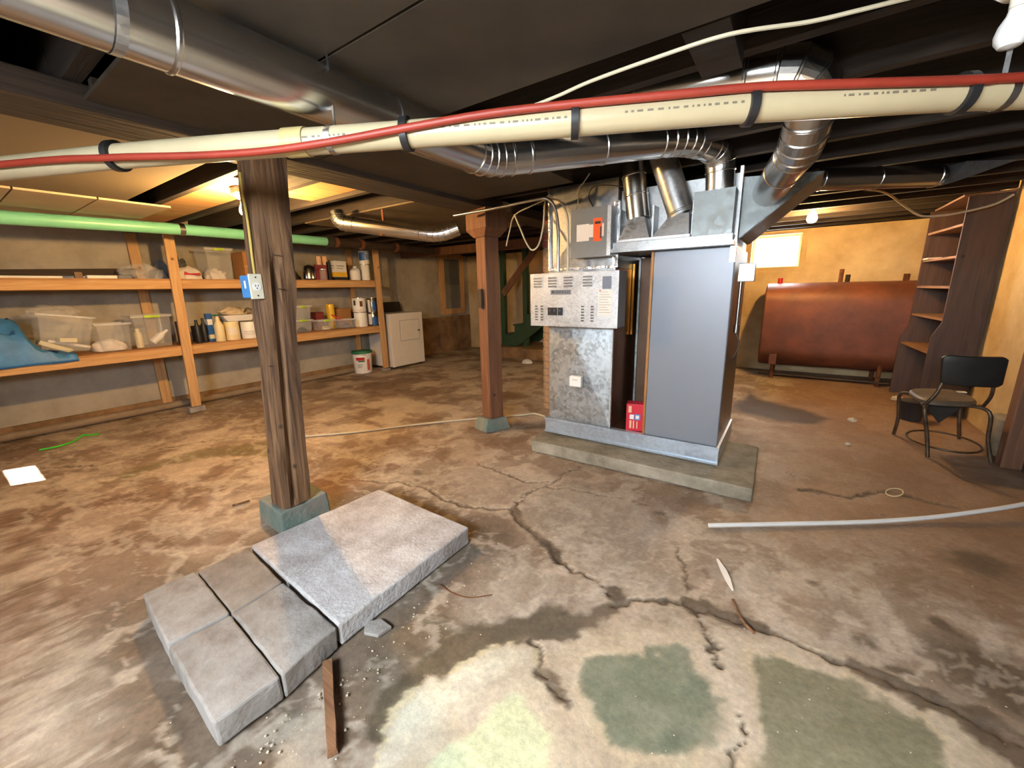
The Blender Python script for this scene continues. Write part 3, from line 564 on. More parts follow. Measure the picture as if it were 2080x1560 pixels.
wrap(bc, .1440, .1475, .215, .265, -75, -22).build('printed_logo', 'red', bk); wrap(bc, .1428, .1442, .19, .212, -62, -22).build('printed_band', 'green', bk); wrap(bc, .1365, .1440, .05, .23, -8, 12).build('printed_panel', mat('print_red', srgb(206, 96, 80), .5), bk)
for k in range(3): wrap(bc, .1389+.0008*k, .1393+.0008*k, .10+.024*k, .107+.024*k, -72, -40+4*k).build('printed_line', 'label_grey', bk)
MB().tube([V(bc)+V((math.cos(t)*.162, math.sin(t)*.162, .30-.02*math.sin(t))) for t in [-.2-.25*k for k in range(8)]], .003, 6).build('handle', 'steel', bk)

# ---------------------------------------------------------------- brick chimney
ch = thing('brick_chimney', 'old brick chimney column behind the furnace return duct', 'chimney', (-1.85, 3.95, 0))
cx0, cx1, cy0, cy1 = -2.13, -1.62, 3.68, 4.19
box('mortar_core', (cx0+.012, cy0+.012, 0), (cx1-.012, cy1-.012, ZT-.002), 'mortar', ch)
bme = {}
def brick_obj(l, w_, h, m, loc):
    key = (round(l, 3), round(w_, 3), m)
    if key not in bme:
        o = MB().box((-l/2, -w_/2, 0), (l/2, w_/2, h)).build('brick', m, None, loc=(0, 0, 0)); bme[key] = o.data
    else: o = bpy.data.objects.new('brick', bme[key]); COL.objects.link(o)
    o.location = loc; o.rotation_euler = (0, 0, random.uniform(-.02, .02)); o.parent = ch; o.matrix_parent_inverse = parent_world(ch).inverted()
for r_ in range(31):
    z = .003+r_*.0755
    if z+.066 > ZT: break
    off = r_ % 2
    for k in range(3):
        x0 = cx0+(.0 if not off else -.0)+k*.172; m = 'brick_red' if random.random() < .12 else 'brick'
        brick_obj(.162, .10, .066, m, (x0+.083, cy0+.05+random.uniform(0, .005), z))
    for k in range(2):
        m = 'brick_red' if random.random() < .12 else 'brick'; brick_obj(.10, .196, .066, m, (cx0+.05+random.uniform(0, .005), cy0+.205+k*.205, z))

# ---------------------------------------------------------------- stairs by the far wall
st = thing('basement_stairs', 'green painted wooden stair with plank handrail behind the brown post', 'stairs', (-4.0, 6.6, .2))
lz = .21
tag(quad_slab('stair_landing', 'low rough concrete landing step under the green stairs', 'step', [V((-4.75, 6.2, 0)), V((-2.9, 6.2, 0)), V((-2.9, 7.15, 0)), V((-4.75, 7.15, 0))], .002, lz, 'plaster_low', None, .012, 21, .02))
lz = .228
for x, h in ((-4.55, 1.98), (-4.05, 1.98)): box('newel_post', (x-.045, 6.34, lz), (x+.045, 6.43, h), 'green_paint', st, bevel=.004)
rise, run = .19, .24; prof = []
for k in range(7): prof += [(-4.5+k*run, 6.30, lz+.0+k*rise), (-4.5+k*run, 6.30, lz+(k+1)*rise)]
prof += [(-4.5+7*run, 6.30, lz+7*rise), (-4.5+7*run, 6.30, lz+7*rise-.34), (-4.5+.30, 6.30, lz)]
MB().prism(prof, (0, .04, 0)).build('stringer', 'green_paint', st); MB().prism([(a, 7.05, c_) for a, b, c_ in prof], (0, .04, 0)).build('stringer', 'green_paint', st)
for k in range(7): box('tread', (-4.5+k*run-.02, 6.29, lz+(k+1)*rise), (-4.5+(k+1)*run+.01, 7.1, lz+(k+1)*rise+.03), 'green_paint', st)
ra, rb = ony(1030, 585, 6.33), ony(1100, 488, 6.33); dd = (rb-ra).normalized(); nn = V((-dd.z, 0, dd.x))*.06
MB().prism([ra-dd*.15-nn, rb+dd*.3-nn, rb+dd*.3+nn, ra-dd*.15+nn], (0, .03, 0)).build('handrail', 'brown_timber', st)
box('trim_4', (-4.75, Y1-.02, .24), (-2.6, Y1-.001, 2.0), 'tan_wall'); tag(bpy.data.objects['trim_4'], 'tan plastered stair wall panel', kind='structure')

# ---------------------------------------------------------------- oil tank
tk = thing('oil_tank', 'rusty red steel oil tank below the bright window', 'tank', (.45, 6.8, 0))
tx0, tx1, ty0, ty1, tz0, tz1 = -.33, 1.36, 6.48, 7.14, .16, 1.27
prof = []; rad = (ty1-ty0)/2; yc = (ty0+ty1)/2
for k in range(17): a = math.pi*k/16; prof.append((yc+rad*math.cos(a), tz1-.20+.20*math.sin(a)**.8 if False else tz1-rad*.75+rad*.75*math.sin(a)))
for k in range(17): a = math.pi+math.pi*k/16; prof.append((yc+rad*math.cos(a), tz0+rad*.75+rad*.75*math.sin(a)))
MB().prism([(tx0, p[0], p[1]) for p in prof], (tx1-tx0-.16, 0, 0)).build('tank_shell', 'tank_red', tk, smooth=True, bevel=.02)
for x, y in ((tx0+.18, ty0+.08), (tx1-.40, ty0+.08), (tx0+.18, ty1-.08), (tx1-.40, ty1-.08)): MB().tube([(x, y, 0), (x, y, tz0+.12)], .024, 10).build('leg', 'rust', tk); 
box('leg_bracket', (tx0+.13, ty0-.004, tz0+.04), (tx0+.22, ty0+.05, tz0+.18), 'tank_red', tk, bevel=.006)
for px, h, r_, m in ((1585, .07, .028, 'red'), (1707, .16, .024, 'rust'), (1721, .09, .026, 'ash'), (1840, .08, .03, 'rust')):
    p = ony(px, 571, yc); MB().tube([(p.x, yc, tz1-.02), (p.x, yc, tz1+h)], r_, 12).build('fill_pipe', m, tk, smooth=True)
MB().tube([(tx0+.02, ty0+.1, .05), (tx1-.3, ty0+.04, .05)], .012, 8).build('oil_line', 'cable_dark', tk)

# ================================================================ FURNACE
FY = 2.82
padP = [onz(1079, 893, .10), onz(1531, 992, .10), onz(1541, 906, .10), V((-1.78, 3.62, .1))]
pad = quad_slab('concrete_pad', 'low worn concrete pad under the furnace', 'pad', padP, .003, .095, 'conc_pad', None, .006, 31, .01)
fu = thing('furnace', 'grey furnace cabinet with galvanised return duct and plenum on a pad', 'furnace', (-.95, 3.1, .1))
fx0, fx1 = -1.60, -.30; gx0, gx1 = -.79, -.315; rx0, rx1 = -1.58, -1.055; BK = 3.52
def bx(name, lo, hi, m, par=fu, bevel=0.): return box(name, lo, hi, m, par, bevel)
base = bx('base_channel', (fx0, FY-.02, .112), (fx1, FY+.03, .225), 'galv_blue'); bx('channel_lip', (fx0-.004, FY-.032, .215), (fx1+.004, FY-.02, .232), 'galv_blue', base); bx('channel_lip', (fx0-.004, FY-.034, .112), (fx1+.004, FY-.02, .126), 'galv_blue', base)
bx('base_side', (fx1-.03, FY+.03, .112), (fx1, BK, .225), 'galv_blue'); bx('base_tray', (fx0, FY+.03, .205), (fx1-.03, BK, .222), 'warm_reflection'); bx('base_side', (fx0, FY+.03, .112), (fx0+.03, BK, .204), 'galv_blue')
for x, y in ((fx0+.05, FY+.06), (fx1-.05, FY+.02), (fx0+.05, BK-.05), (fx1-.05, BK-.05)): bx('foot', (x-.025, y-.025, .099), (x+.025, y+.025, .1115), 'black')
cab = bx('cabinet_panel', (gx0, FY, .226), (gx1, FY+.025, 1.492), 'cabinet_grey', bevel=.006)
bx('cabinet_side', (gx1-.02, FY+.026, .226), (gx1, BK, 1.492), mat('cab_side', srgb(126, 116, 106), .35, .4, var=.08)); bx('cabinet_side', (gx0, FY+.026, .226), (gx0+.02, BK, 1.492), 'cab_brown'); bx('cabinet_back', (gx0+.02, BK-.02, .226), (gx1-.02, BK, 1.492), 'galv_dark')
bx('cabinet_edge', (gx0-.018, FY+.004, .228), (gx0-.002, FY+.04, 1.49), mat('edge_rust', srgb(170, 116, 60), .5, .3))
# return drop on the left: shell with cross-broken front sheet
def crossed(name, x0, x1, z0, z1, y, m, par, dep=.012):
    ce = ((x0+x1)/2, y-dep, (z0+z1)/2); return MB().add([(x0, y, z0), (x1, y, z0), (x1, y, z1), (x0, y, z1), ce, (x0, y+.01, z0), (x1, y+.01, z0), (x1, y+.01, z1), (x0, y+.01, z1)], [(0, 1, 4), (1, 2, 4), (2, 3, 4), (3, 0, 4), (5, 8, 7, 6), (0, 5, 6, 1), (1, 6, 7, 2), (2, 7, 8, 3), (3, 8, 5, 0)]).build(name, m, par)
crossed('return_front', rx0, rx1, .228, 1.40, FY+.01, 'galv_cool', fu, .035)
bx('return_side', (rx1-.012, FY+.022, .228), (rx1, BK, 1.40), 'warm_reflection'); bx('return_side', (rx0, FY+.022, .228), (rx0+.012, BK, 1.40), 'galv'); bx('return_back', (rx0+.012, BK-.02, .228), (rx1-.012, BK, 1.40), 'galv')  # cabinet-facing side coloured copper: a warm reflection painted into the sheet
bx('corner_rib', (rx1-.006, FY-.002, .228), (rx1+.006, FY+.02, 1.40), 'galv_bright')
crossed('upper_return_front', rx0, rx1, 1.402, 1.985, FY+.02, 'galv', fu, .02)
bx('upper_return', (rx0, FY+.032, 1.402), (rx1, BK, 1.985), 'galv'); 
for k, (a, b) in enumerate(((rx0-.006, rx0+.008),)): bx('foil_seam', (a, FY+.004, 1.40), (b, FY+.04, 1.985), 'foil')
bx('foil_seam', (rx1-.02, FY-.0, 1.405), (rx1+.02, FY+.02, 1.83), 'foil'); bx('foil_seam', (rx0, FY-.002, 1.401), (rx1, FY+.01, 1.418), 'foil')
bx('overhead_return', (rx0+.01, 3.53, 1.72), (-.9, 4.0, 2.09), 'insul') if False else None
# blank infill between return and cabinet
bx('infill_panel', (rx1+.002, BK-.04, .228), (gx0-.02, BK-.02, 1.49), 'cab_brown'); bx('infill_post', (gx0-.20, BK-.30, .228), (gx0-.06, BK-.06, 1.48), 'cab_brown'); bx('warm_sheet', (rx1+.004, 3.2, .9), (rx1+.02, 3.3, 1.44), mat('brass_sheet', srgb(190, 140, 60), .3, .9))
bx('infill_flange', (gx0-.215, BK-.32, .228), (gx0-.20, BK-.30, 1.48), 'galv_dark')
# supply plenum
px0, px1, pz0, pz1 = -1.04, -.33, 1.496, 1.90
plm = bx('plenum', (px0, FY+.05, pz0), (px1, BK, pz1), 'galv'); 
bx('plenum_ledge', (px0-.10, FY-.11, pz0-.003), (px1+.01, FY+.05, pz0+.02), 'galv', plm); bx('plenum_lip', (px0, FY-.09, pz0+.02), (px1, FY+.05, pz0+.06), 'galv', plm)
bx('plenum_wing', (px0-.14, FY+.012, pz0), (px0-.002, BK-.2, pz1-.06), 'galv', plm)
for x in (-1.01, -.793, -.557): bx('standing_seam', (x-.005, FY-.06, pz0+.07), (x+.005, FY+.052, pz0+.27), 'galv_bright', plm)
for x0, x1, pt in ((-1.0, -.80, (1297, 445)), (-.785, -.565, (1385, 437))):   # square-to-round take-offs
    y = FY+.05; cc = ony(*pt, 2.80); vs = [(x0, y-.15, pz0+.075), (x1, y-.15, pz0+.075), (x1, y, pz0+.075), (x0, y, pz0+.075)]+[(cc.x+.074*math.cos(a_), cc.y+.074*math.sin(a_), cc.z+.004) for a_ in [math.radians(-135+90*k) for k in range(4)]]
    MB().add(vs, [(0, 1, 5, 4), (1, 2, 6, 5), (2, 3, 7, 6), (3, 0, 4, 7), (4, 5, 6, 7), (0, 3, 2, 1)]).build('take_off', 'galv', plm); bx('take_off_flange', (x0-.008, y-.156, pz0+.06), (x1+.008, y, pz0+.0745), 'galv_bright', plm)
bx('take_off_box', (-.55, FY-.10, pz0+.06), (-.335, FY+.05, pz1-.10), 'galv_dark', plm)
bx('hinge_clip', (px1-.015, FY-.012, 1.40), (px1+.015, FY+.0, 1.53), 'steel'); bx('top_flange', (px1-.005, FY+.02, pz0), (px1+.012, FY+.06, 1.93), 'galv_bright')
# side take-off, a sloping box on the plenum end
MB().hexa([(px1+.013, 2.90, 1.54), (px1+.03, 2.90, 1.545), (px1+.03, 3.42, 1.545), (px1+.013, 3.42, 1.54)], [(px1+.013, 2.90, 1.88), (.06, 2.95, 1.86), (.06, 3.42, 1.86), (px1+.013, 3.42, 1.88)]).build('side_take_off', 'galv_dark', fu)
# electric heater box with louvres, breakers, lettering
eh = thing('heater_box', 'bright metal electric heater box with louvres and black breakers', 'control box', (-1.37, 2.75, .99))
hx0, hz0 = ony(1078, 660, 2.66).x, ony(1150, 664, 2.66).z; hx1, hz1 = ony(1256, 600, 2.66).x, ony(1160, 553, 2.66).z; hy = 2.66
box('housing', (hx0+.004, hy+.006, hz0+.003), (hx1-.003, FY-.006, hz1-.003), 'galv_bright', eh); face = box('front_cover', (hx0, hy, hz0), (hx1, hy+.006, hz1), 'galv_bright', eh, bevel=.002)
W_, H_ = hx1-hx0, hz1-hz0
def fp(u, v): return hx0+u*W_, hz0+v*H_
for u in (.10, .28, .465, .68):
    for k in range(4):
        x, z = fp(u, .74+k*.052); box('louvre', (x-.037, hy-.006, z), (x+.037, hy+.001, z+.011), mat('louvre_grey', (.42, .43, .45), .35, .9), face, bevel=.002)  # upper louvres in a darker grey metal than the cover
for u, n_ in ((.08, 6), (.15, 6), (.63, 6), (.735, 6)):
    for k in range(n_): x, z = fp(u, .11+k*.052); box('louvre', (x-.012, hy-.006, z), (x+.012, hy+.001, z+.010), 'steel', face, bevel=.002)
x, z = fp(.255, .60); box('nameplate', (x-.0, hy-.002, z), (x+.235*W_, hy+.001, z+.09*H_), 'label_grey', face)
text_mesh('THERMOLEC', .026, Matrix.Translation((x+.132*W_, hy-.0026, z+.045*H_)) @ Matrix.Rotation(math.pi/2, 4, 'X'), 'dark_ink', 'nameplate_text', face)
MB().prism([(x+.008, hy-.0026, z+.012), (x+.030, hy-.0026, z+.012), (x+.019, hy-.0026, z+.03)], (0, .001, 0)).build('nameplate_mark', 'dark_ink', face)
for k in range(3):
    x, z = fp(.225+k*.057+(.008 if k == 2 else 0), .215); bkr = box('breaker', (x, hy-.010, z), (x+.054*W_, hy+.001, z+.145*H_), 'black', eh, bevel=.002); box('toggle', (x+.014, hy-.018, z+.075*H_), (x+.026, hy-.009, z+.11*H_), mat('toggle_grey', (.08, .08, .085), .5), bkr)
x, z = fp(.835, .69); box('rating_label', (x, hy-.0012, z), (x+.092*W_, hy+.001, z+.215*H_), mat('slate_label', srgb(112, 120, 132), .5, var=.08), face)
x, z = fp(.795, .225); wp = box('wiring_label', (x, hy-.0012, z), (x+.143*W_, hy+.001, z+.455*H_), 'paper', face)
for k in range(9): box('print_line', (x+.006, hy-.0016, z+.02+k*.017), (x+.09-.012*(k % 3), hy-.0011, z+.0225+k*.017), 'label_grey', wp)
box('print_line', (x+.006, hy-.0016, z+.43*H_), (x+.02, hy-.0011, z+.445*H_), 'red', wp)
# upper control box with orange sticker
ub = thing('control_box', 'grey metal control box with orange warning sticker above the heater box', 'control box', (-1.2, 2.76, 1.5))
uy = 2.70; a = ony(1160, 520, uy); b = ony(1249, 424, uy); ux0, ux1 = a.x, ony(1232, 460, uy).x; uz0, uz1 = 1.478, 1.79
box('housing', (ux0, uy+.004, uz0), (ux1, FY-.004, uz1), 'galv', ub, bevel=.003); lid = box('lid', (ux0-.004, uy, uz0-.004), (ux1+.004, uy+.004, uz1+.003), mat('grey_lid', srgb(128, 130, 130), .4, .4, var=.05), ub)
box('side_flange', (ux1+.004, uy, uz0), (ux1+.03, FY-.004, uz1), 'galv_bright', ub)
uw, uh = ux1-ux0, uz1-uz0
box('label', (ux0+.16*uw, uy-.0012, uz0+.33*uh), (ux0+.52*uw, uy, uz0+.68*uh), 'paper', lid); box('label', (ux0+.5*uw, uy-.001, uz0+.40*uh), (ux0+.93*uw, uy, uz0+.66*uh), 'paper', lid)
os_ = box('warning_sticker', (ux0+.64*uw, uy-.0018, uz0+.31*uh), (ux0+.88*uw, uy-.0012, uz0+.78*uh), 'orange', lid); box('sticker_mark', (ux0+.68*uw, uy-.0024, uz0+.66*uh), (ux0+.84*uw, uy-.0018, uz0+.71*uh), 'black', os_); box('sticker_bar', (ux0+.83*uw, uy-.0024, uz0+.36*uh), (ux0+.865*uw, uy-.0018, uz0+.6*uh), 'dark_ink', os_)
# thermostat-like white box on the return front
wb_ = ony(1173, 773, FY-.02); tb = thing('sensor_box', 'little white plastic box on the return duct front', 'sensor', (wb_.x, FY-.03, wb_.z)); box('case', (wb_.x-.05, FY-.065, wb_.z-.042), (wb_.x+.05, FY-.018, wb_.z+.042), 'white', tb, bevel=.008); box('case_seam', (wb_.x-.051, FY-.05, wb_.z-.002), (wb_.x+.051, FY-.048, wb_.z+.002), 'label_grey', tb); box('case_dial', (wb_.x-.02, FY-.067, wb_.z+.008), (wb_.x+.02, FY-.0649, wb_.z+.02), 'ivory', tb)
# red carton in the gap
rp = ony(1290, 872, FY+.06); rb_ = thing('red_carton', 'bright red and white carton standing in the furnace base gap', 'box', (rp.x, FY+.1, .224))
rm = Matrix.Translation((rp.x-.01, FY+.09, .224)) @ Matrix.Rotation(.25, 4, 'Z'); k = 1.
MB().box((-.065, -.05, 0), (.065, .05, .205), rm).build('carton', 'red_box', rb_, bevel=.002)
for lo, hi, m in (((-.040, -.0512, .09), (-.010, -.050, .125), 'white'), ((-.005, -.0514, .085), (.035, -.050, .13), 'blue_box'), ((.003, -.0518, .094), (.027, -.0512, .121), 'white'), ((-.04, -.0512, .02), (-.025, -.050, .08), 'peach'), ((-.015, -.0512, .02), (-.006, -.050, .08), 'peach'), ((.01, -.0512, .02), (.018, -.050, .075), 'peach'), ((-.05, -.0512, .14), (-.028, -.050, .19), 'peach'), ((.0648, -.025, .04), (.0662, .03, .17), 'yellow'), ((.0648, -.04, .12), (.0664, -.01, .17), 'green')): MB().box(lo, hi, rm).build('print', m, rb_)
# junction box, conduit and orange glow tube at the cabinet's right side
jx = gx1+.006; jb = thing('junction_box', 'small grey junction box with conduit on the furnace side by the window', 'junction box', (gx1+.05, 3.0, 1.3))
box('box_body', (gx1+.012, 2.92, 1.285), (gx1+.10, 3.0, 1.395), 'galv_bright', jb, bevel=.004); box('cover', (gx1+.016, 2.912, 1.29), (gx1+.10, 2.92, 1.39), 'galv', jb); MB().tube([(gx1+.03, 2.95, 1.286), (gx1+.03, 2.95, 1.02)], .010, 10).build('conduit', 'steel', jb, smooth=True); MB().tube([(gx1+.03, 2.95, 1.02), (gx1+.03, 2.95, .97)], .016, 10).build('connector', 'steel', jb, smooth=True)
MB().tube(smooth_path([(gx1+.03, 2.95, .97), (gx1+.055, 2.95, .90), (gx1+.035, 2.95, .82), (gx1+.012, 2.96, .80)]), .004, 6).build('wire', 'cable_dark', jb)

# ================================================================ DUCTS
def duct(name, label, pts, r, m='duct', seams=(), bend=.16, par=None, cuts=4, n=28):
    t = thing(name, label, 'duct', pts[0], 'round sheet metal ducts') if par is None else par
    P = [V(p) for p in pts]; prev = P[0]
    def ring(p, d, rr=None): d = d.normalized(); MB().tube([p-d*.007, p-d*.003, p+d*.003, p+d*.007], [r+.0005, (rr or r)+.004, (rr or r)+.004, r+.0005], n, caps=False).build('seam_bead', m, t, smooth=True)
    for i in range(1, len(P)):
        a = prev; b = P[i]
        if i < len(P)-1:
            d0 = (P[i]-P[i-1]).normalized(); d1 = (P[i+1]-P[i]).normalized(); bl = min(bend, (P[i]-prev).length*.6, (P[i+1]-P[i]).length*.6); b = P[i]-d0*bl; c_ = P[i]+d1*bl
        MB().tube([a, b], r, n, caps=(i == 1 or i == len(P)-1)).build('duct_section', m, t, smooth=True)
        if i < len(P)-1:
            arc = [b.lerp(P[i], k/cuts).lerp(P[i].lerp(c_, k/cuts), k/cuts) for k in range(cuts+1)]
            for k in range(cuts): MB().tube([arc[k], arc[k+1]], r*1.01, n, caps=False).build('elbow_gore', m, t, smooth=True) if False else None
            MB().tube(arc, r*1.012, n, caps=False).build('elbow', m, t)   # faceted gores
            ring(b, d0); ring(c_, d1)
            for k in range(1, cuts): ring(arc[k], arc[k+1]-arc[k-1], r*1.01)
            prev = c_
        if i in dict(seams):
            for k in dict(seams)[i]: ring(a.lerp(b, k), b-a)
    return t
ZD = 1.855
A1 = onz(220, 22, ZD); A2 = onz(985, 326, ZD); A2.x = onz(700, 206, ZD).x-.005; A1.x = A2.x+(A1.x-A2.x)*.6; A0 = V((A1.x-.02, Y0+.05, ZD))
dm = thing('supply_duct', 'long shiny round duct crossing the ceiling and dropping into the plenum box', 'duct', A2, 'round sheet metal ducts')
B1 = at(1395, 281, 2.12); BT = ony(1462, 388, 2.80); BU = V((BT.x-.01, 2.78, B1.z-.005))
duct('supply_duct', '', [A0, A2, B1, BU, BT], .077, seams=((1, (.62, .84)), (2, (.1, .55, .93))), bend=.11, par=dm)
MB().tube([A1+V((.0, -.010, 0)), A1+V((0, .010, 0))], .0795, 28, caps=False).build('hanger_strap', 'galv', dm); box('hanger_tail', (A1.x+.07, A1.y-.012, ZD), (A1.x+.074, A1.y+.012, 1.944), 'rust', dm)
for (lb, pb, pt, r_, m, yy, sm_) in (('short upright round duct on the plenum nearest the control box', (1297, 445), (1284, 322), .073, 'duct', 2.80, (.3, .55)), ('plain slanting round duct between its two neighbours on the plenum', (1385, 437), (1343, 308), .078, 'galv', 2.80, (.04,))):
    p_, q_ = ony(*pb, yy), ony(*pt, yy); q_ = p_+(q_-p_)*((2.18-p_.z)/(q_.z-p_.z)); duct('branch_duct', lb, [p_, q_], r_, m, seams=((1, sm_),))
duct('overhead_duct', 'shiny round duct in the joist bay with a big elbow turning down', [V((-1.15, 1.90, 2.12)), at(1668, 132, 1.42), at(1630, 292, 1.66), at(1558, 394, 2.38)], .083, seams=((1, (.5, .9)), (2, (.9,)), (3, (.35,))), bend=.13)
E0, E1 = at(1655, 352, 2.62), at(1912, 326, 2.60); E0.z = min(E0.z, 1.92); E1.z = min(E1.z, 1.925)
be = duct('branch_duct', 'horizontal round duct under the joists leading towards the bookcase', [E0, E1], .066, seams=((1, (.05, .5, .97)),))
dE = (E1-E0).normalized(); nE = V((-dE.y, dE.x, 0))*.066
MB().hexa([E1-nE-V((0, 0, .06)), E1+dE*.04-nE-V((0, 0, .055)), E1+dE*.04+nE-V((0, 0, .055)), E1+nE-V((0, 0, .06))], [E1+dE*.10-nE+V((0, 0, .066)), E1+dE*.42-nE+V((0, 0, .066)), E1+dE*.42+nE+V((0, 0, .066)), E1+dE*.10+nE+V((0, 0, .066))]).build('boot', 'galv', be)
f0, f1, f2 = at(672, 405, 3.6), at(690, 452, 3.6), at(892, 478, 3.6)
f0.z = ZJ-.03; f0.x = f1.x-.03; f0.y = f1.y
bf = duct('branch_duct', 'round duct with an elbow hanging below the joists above the shelf', [f0, f1, f2, f2+V((.14, .10, .06))], .066, seams=((2, (.1, .9)),), bend=.10)
hq = f1+(f2-f1)*((2.52-f1.y)/(f2.y-f1.y)); MB().tube([hq-V((.01, 0, 0)), hq+V((.01, 0, 0))], .068, 24).build('hanger_strap', 'rust', bf); box('hanger_tail', (hq.x-.01, hq.y-.002, hq.z+.06), (hq.x+.01, hq.y+.002, ZJ-.0005), 'rust', bf)
tag(MB().box((X0+.02, 5.3, 1.87), (-2.6, 5.42, ZJ-.002)).build('trim_5', 'brown_timber'), 'brown header board under the joists near the dryer', kind='structure')
tag(box('return_trunk', (-1.57, 3.53, 1.68), (-.62, 3.66, 1.99), 'insul', None, bevel=.004), 'dusty flat sheet trunk behind the plenum at the ceiling', 'duct')

# ================================================================ PIPES UNDER THE CEILING
zp = 1.715
pv = thing('pvc_pipe', 'cream plastic drain pipe slung right across below the ceiling', 'pipe', (-.9, 1.27, zp))
PX = [(0, 343), (240, 318), (500, 297), (820, 274), (1040, 258), (1500, 219), (1960, 191), (2080, 188)]
PW = [onz(*p, zp) for p in PX]; dl = PW[-1]-PW[-3]; PW = [PW[0]-(PW[1]-PW[0])*4.5]+PW+[PW[-1]+dl*((X1-.054-PW[-1].x)/dl.x)]
a, b = PW[0], PW[-1]
def on_pipe(px): 
    for i in range(1, len(PX)):
        if px <= PX[i][0]: t = (px-PX[i-1][0])/(PX[i][0]-PX[i-1][0]); return PW[i].lerp(PW[i+1], t)
pr = .0365
cp = on_pipe(608); j = 3
MB().tube(PW[:4]+[cp], pr, 24).build('pipe_section', 'pvc', pv, smooth=True); MB().tube([cp]+PW[4:], pr, 24).build('pipe_section', 'pvc', pv, smooth=True)
dv = (PW[4]-PW[3]).normalized(); MB().tube([cp-dv*.035, cp+dv*.035], pr+.004, 24).build('coupling', 'coupling', pv, smooth=True)
side = dv.cross(V((0, 0, 1))).normalized()
if side.y > 0: side = -side
def print_row(px0, px1, up, step):
    k = px0; mbp = MB()
    while k < px1:
        ln = random.choice((5, 8, 12, 16)); p = on_pipe(k); q = on_pipe(min(k+ln*.7, px1)); ang = up; off = (side*math.cos(ang)+V((0, 0, 1))*math.sin(ang))*(pr+.0006); t_ = (-side*math.sin(ang)+V((0, 0, 1))*math.cos(ang))*.0024
        mbp.prism([p+off-t_, q+off-t_, q+off+t_, p+off+t_], side*.0006); k += ln+step
    return mbp
for k0, k1 in ((632, 720), (905, 1160), (1275, 1500), (1700, 1880)): print_row(k0, k1, .0, 4).build('printed_marks', 'pvc_print', pv)
for px in (240, 828, 1175, 1522, 1950):
    p = on_pipe(px); MB().tube([p-dv*.010+side*.004, p+dv*.010+side*.004], pr+.009, 24).build('strap', 'black', pv, smooth=True)
for px in (680, 2035):
    p = on_pipe(px); MB().tube([p-dv*.009, p+dv*.009], pr+.0025, 20).build('metal_band', 'steel', pv, smooth=True); box('hanger', (p.x-.005, p.y+.01, p.z+pr), (p.x+.005, p.y+.012, 1.944), 'steel', pv)
HP = [(-60, 355), (0, 346), (240, 330), (420, 325), (560, 316), (700, 298), (828, 275), (1000, 243), (1175, 222), (1350, 206), (1522, 190), (1700, 186), (1950, 181), (2080, 173), (2300, 168)]
hw = []
for p in HP:
    q = onz(*p, zp); pw = None
    # lie on the front skin of the pipe: march the view ray to touch the pipe surface
    base_ = on_pipe(min(max(p[0], 1), 2079)); dr_ = V(ray(*p)); s_ = ((base_-V(CC)).dot(dr_))/dr_.dot(dr_); hit = V(CC)+dr_*s_; nrm = hit-base_; nrm -= dv*nrm.dot(dv); v_ = min(nrm.length, pr+.012)*(1 if nrm.z > 0 else -1); hgt = max(-(pr+.010), min(pr+.010, v_)); out = math.sqrt(max((pr+.0125)**2-hgt**2, 0)); hw.append(base_+side*out+V((0, 0, hgt)))
for i in (0, -1): hw[i] = (PW[0] if i == 0 else PW[-1])+(hw[1 if i == 0 else -2]-on_pipe(1 if i == 0 else 2079))
tag(MB().tube(smooth_path(hw, 4), .0105, 12).build('red_hose', 'red_hose', smooth=True), 'red hose strapped along the cream plastic pipe', 'hose')
# thin cable sagging along the joist
tag(MB().tube(smooth_path([onz(985, 240, 1.93), onz(1060, 222, 1.92), onz(1130, 196, 1.92), onz(1200, 165, 1.93), onz(1330, 118, 1.93), onz(1480, 70, 1.93), onz(1640, 45, 1.94), onz(1740, 22, 1.95), onz(1850, -5, 1.96), onz(2000, -40, 1.98)]), .0055, 8).build('ceiling_cable', 'cable_tan', smooth=True), 'white cable sagging along the ceiling boards above the plastic pipe', 'cable')

# ================================================================ LAMPS
def bulb(name, label, p, lit, m, gs=1.):
    t = thing(name, label, 'light bulb', p, 'bare bulbs in porcelain holders'); p = V(p)
    prof = [(.006, -.062), (.02, -.058), (.029, -.045), (.031, -.030), (.027, -.012), (.017, .008), (.014, .022)]; prof = [(r_*(gs if z_ < .02 else 1), z_*gs if z_ < .02 else z_) for r_, z_ in prof]
    MB().lathe(prof, p+V((0, 0, .03)), 20).build('bulb_glass', m, t, smooth=True)
    MB().lathe([(.0155, .0225), (.0155, .045), (.03, .047), (.05, .066), (.055, .082)], p+V((0, 0, .03)), 20).build('lamp_holder', 'porcelain', t, smooth=True)
    top = p.z+.112
    zb = {'light_bulb': ZJ+.0195}.get(t.name, ZJ-.001)
    if top < zb-.004: box('holder_base', (p.x-.05, p.y-.05, top), (p.x+.05, p.y+.05, zb), 'porcelain', t)
    return t
MB
bl = onx(496, 428, -3.35); bulb('light_bulb', 'glowing bare bulb on the ceiling left of the old post', bl, True, 'bulb_hot')
br = ony(1650, 440, 5.60); bulb('light_bulb', 'glowing bare bulb near the bright window', br, True, 'bulb_globe', 1.5)
bt = at(2056, 68, .97); bulb('light_bulb', 'unlit white bulb above the plastic pipe near the red hose', bt+V((0, 0, .0)), False, 'white')

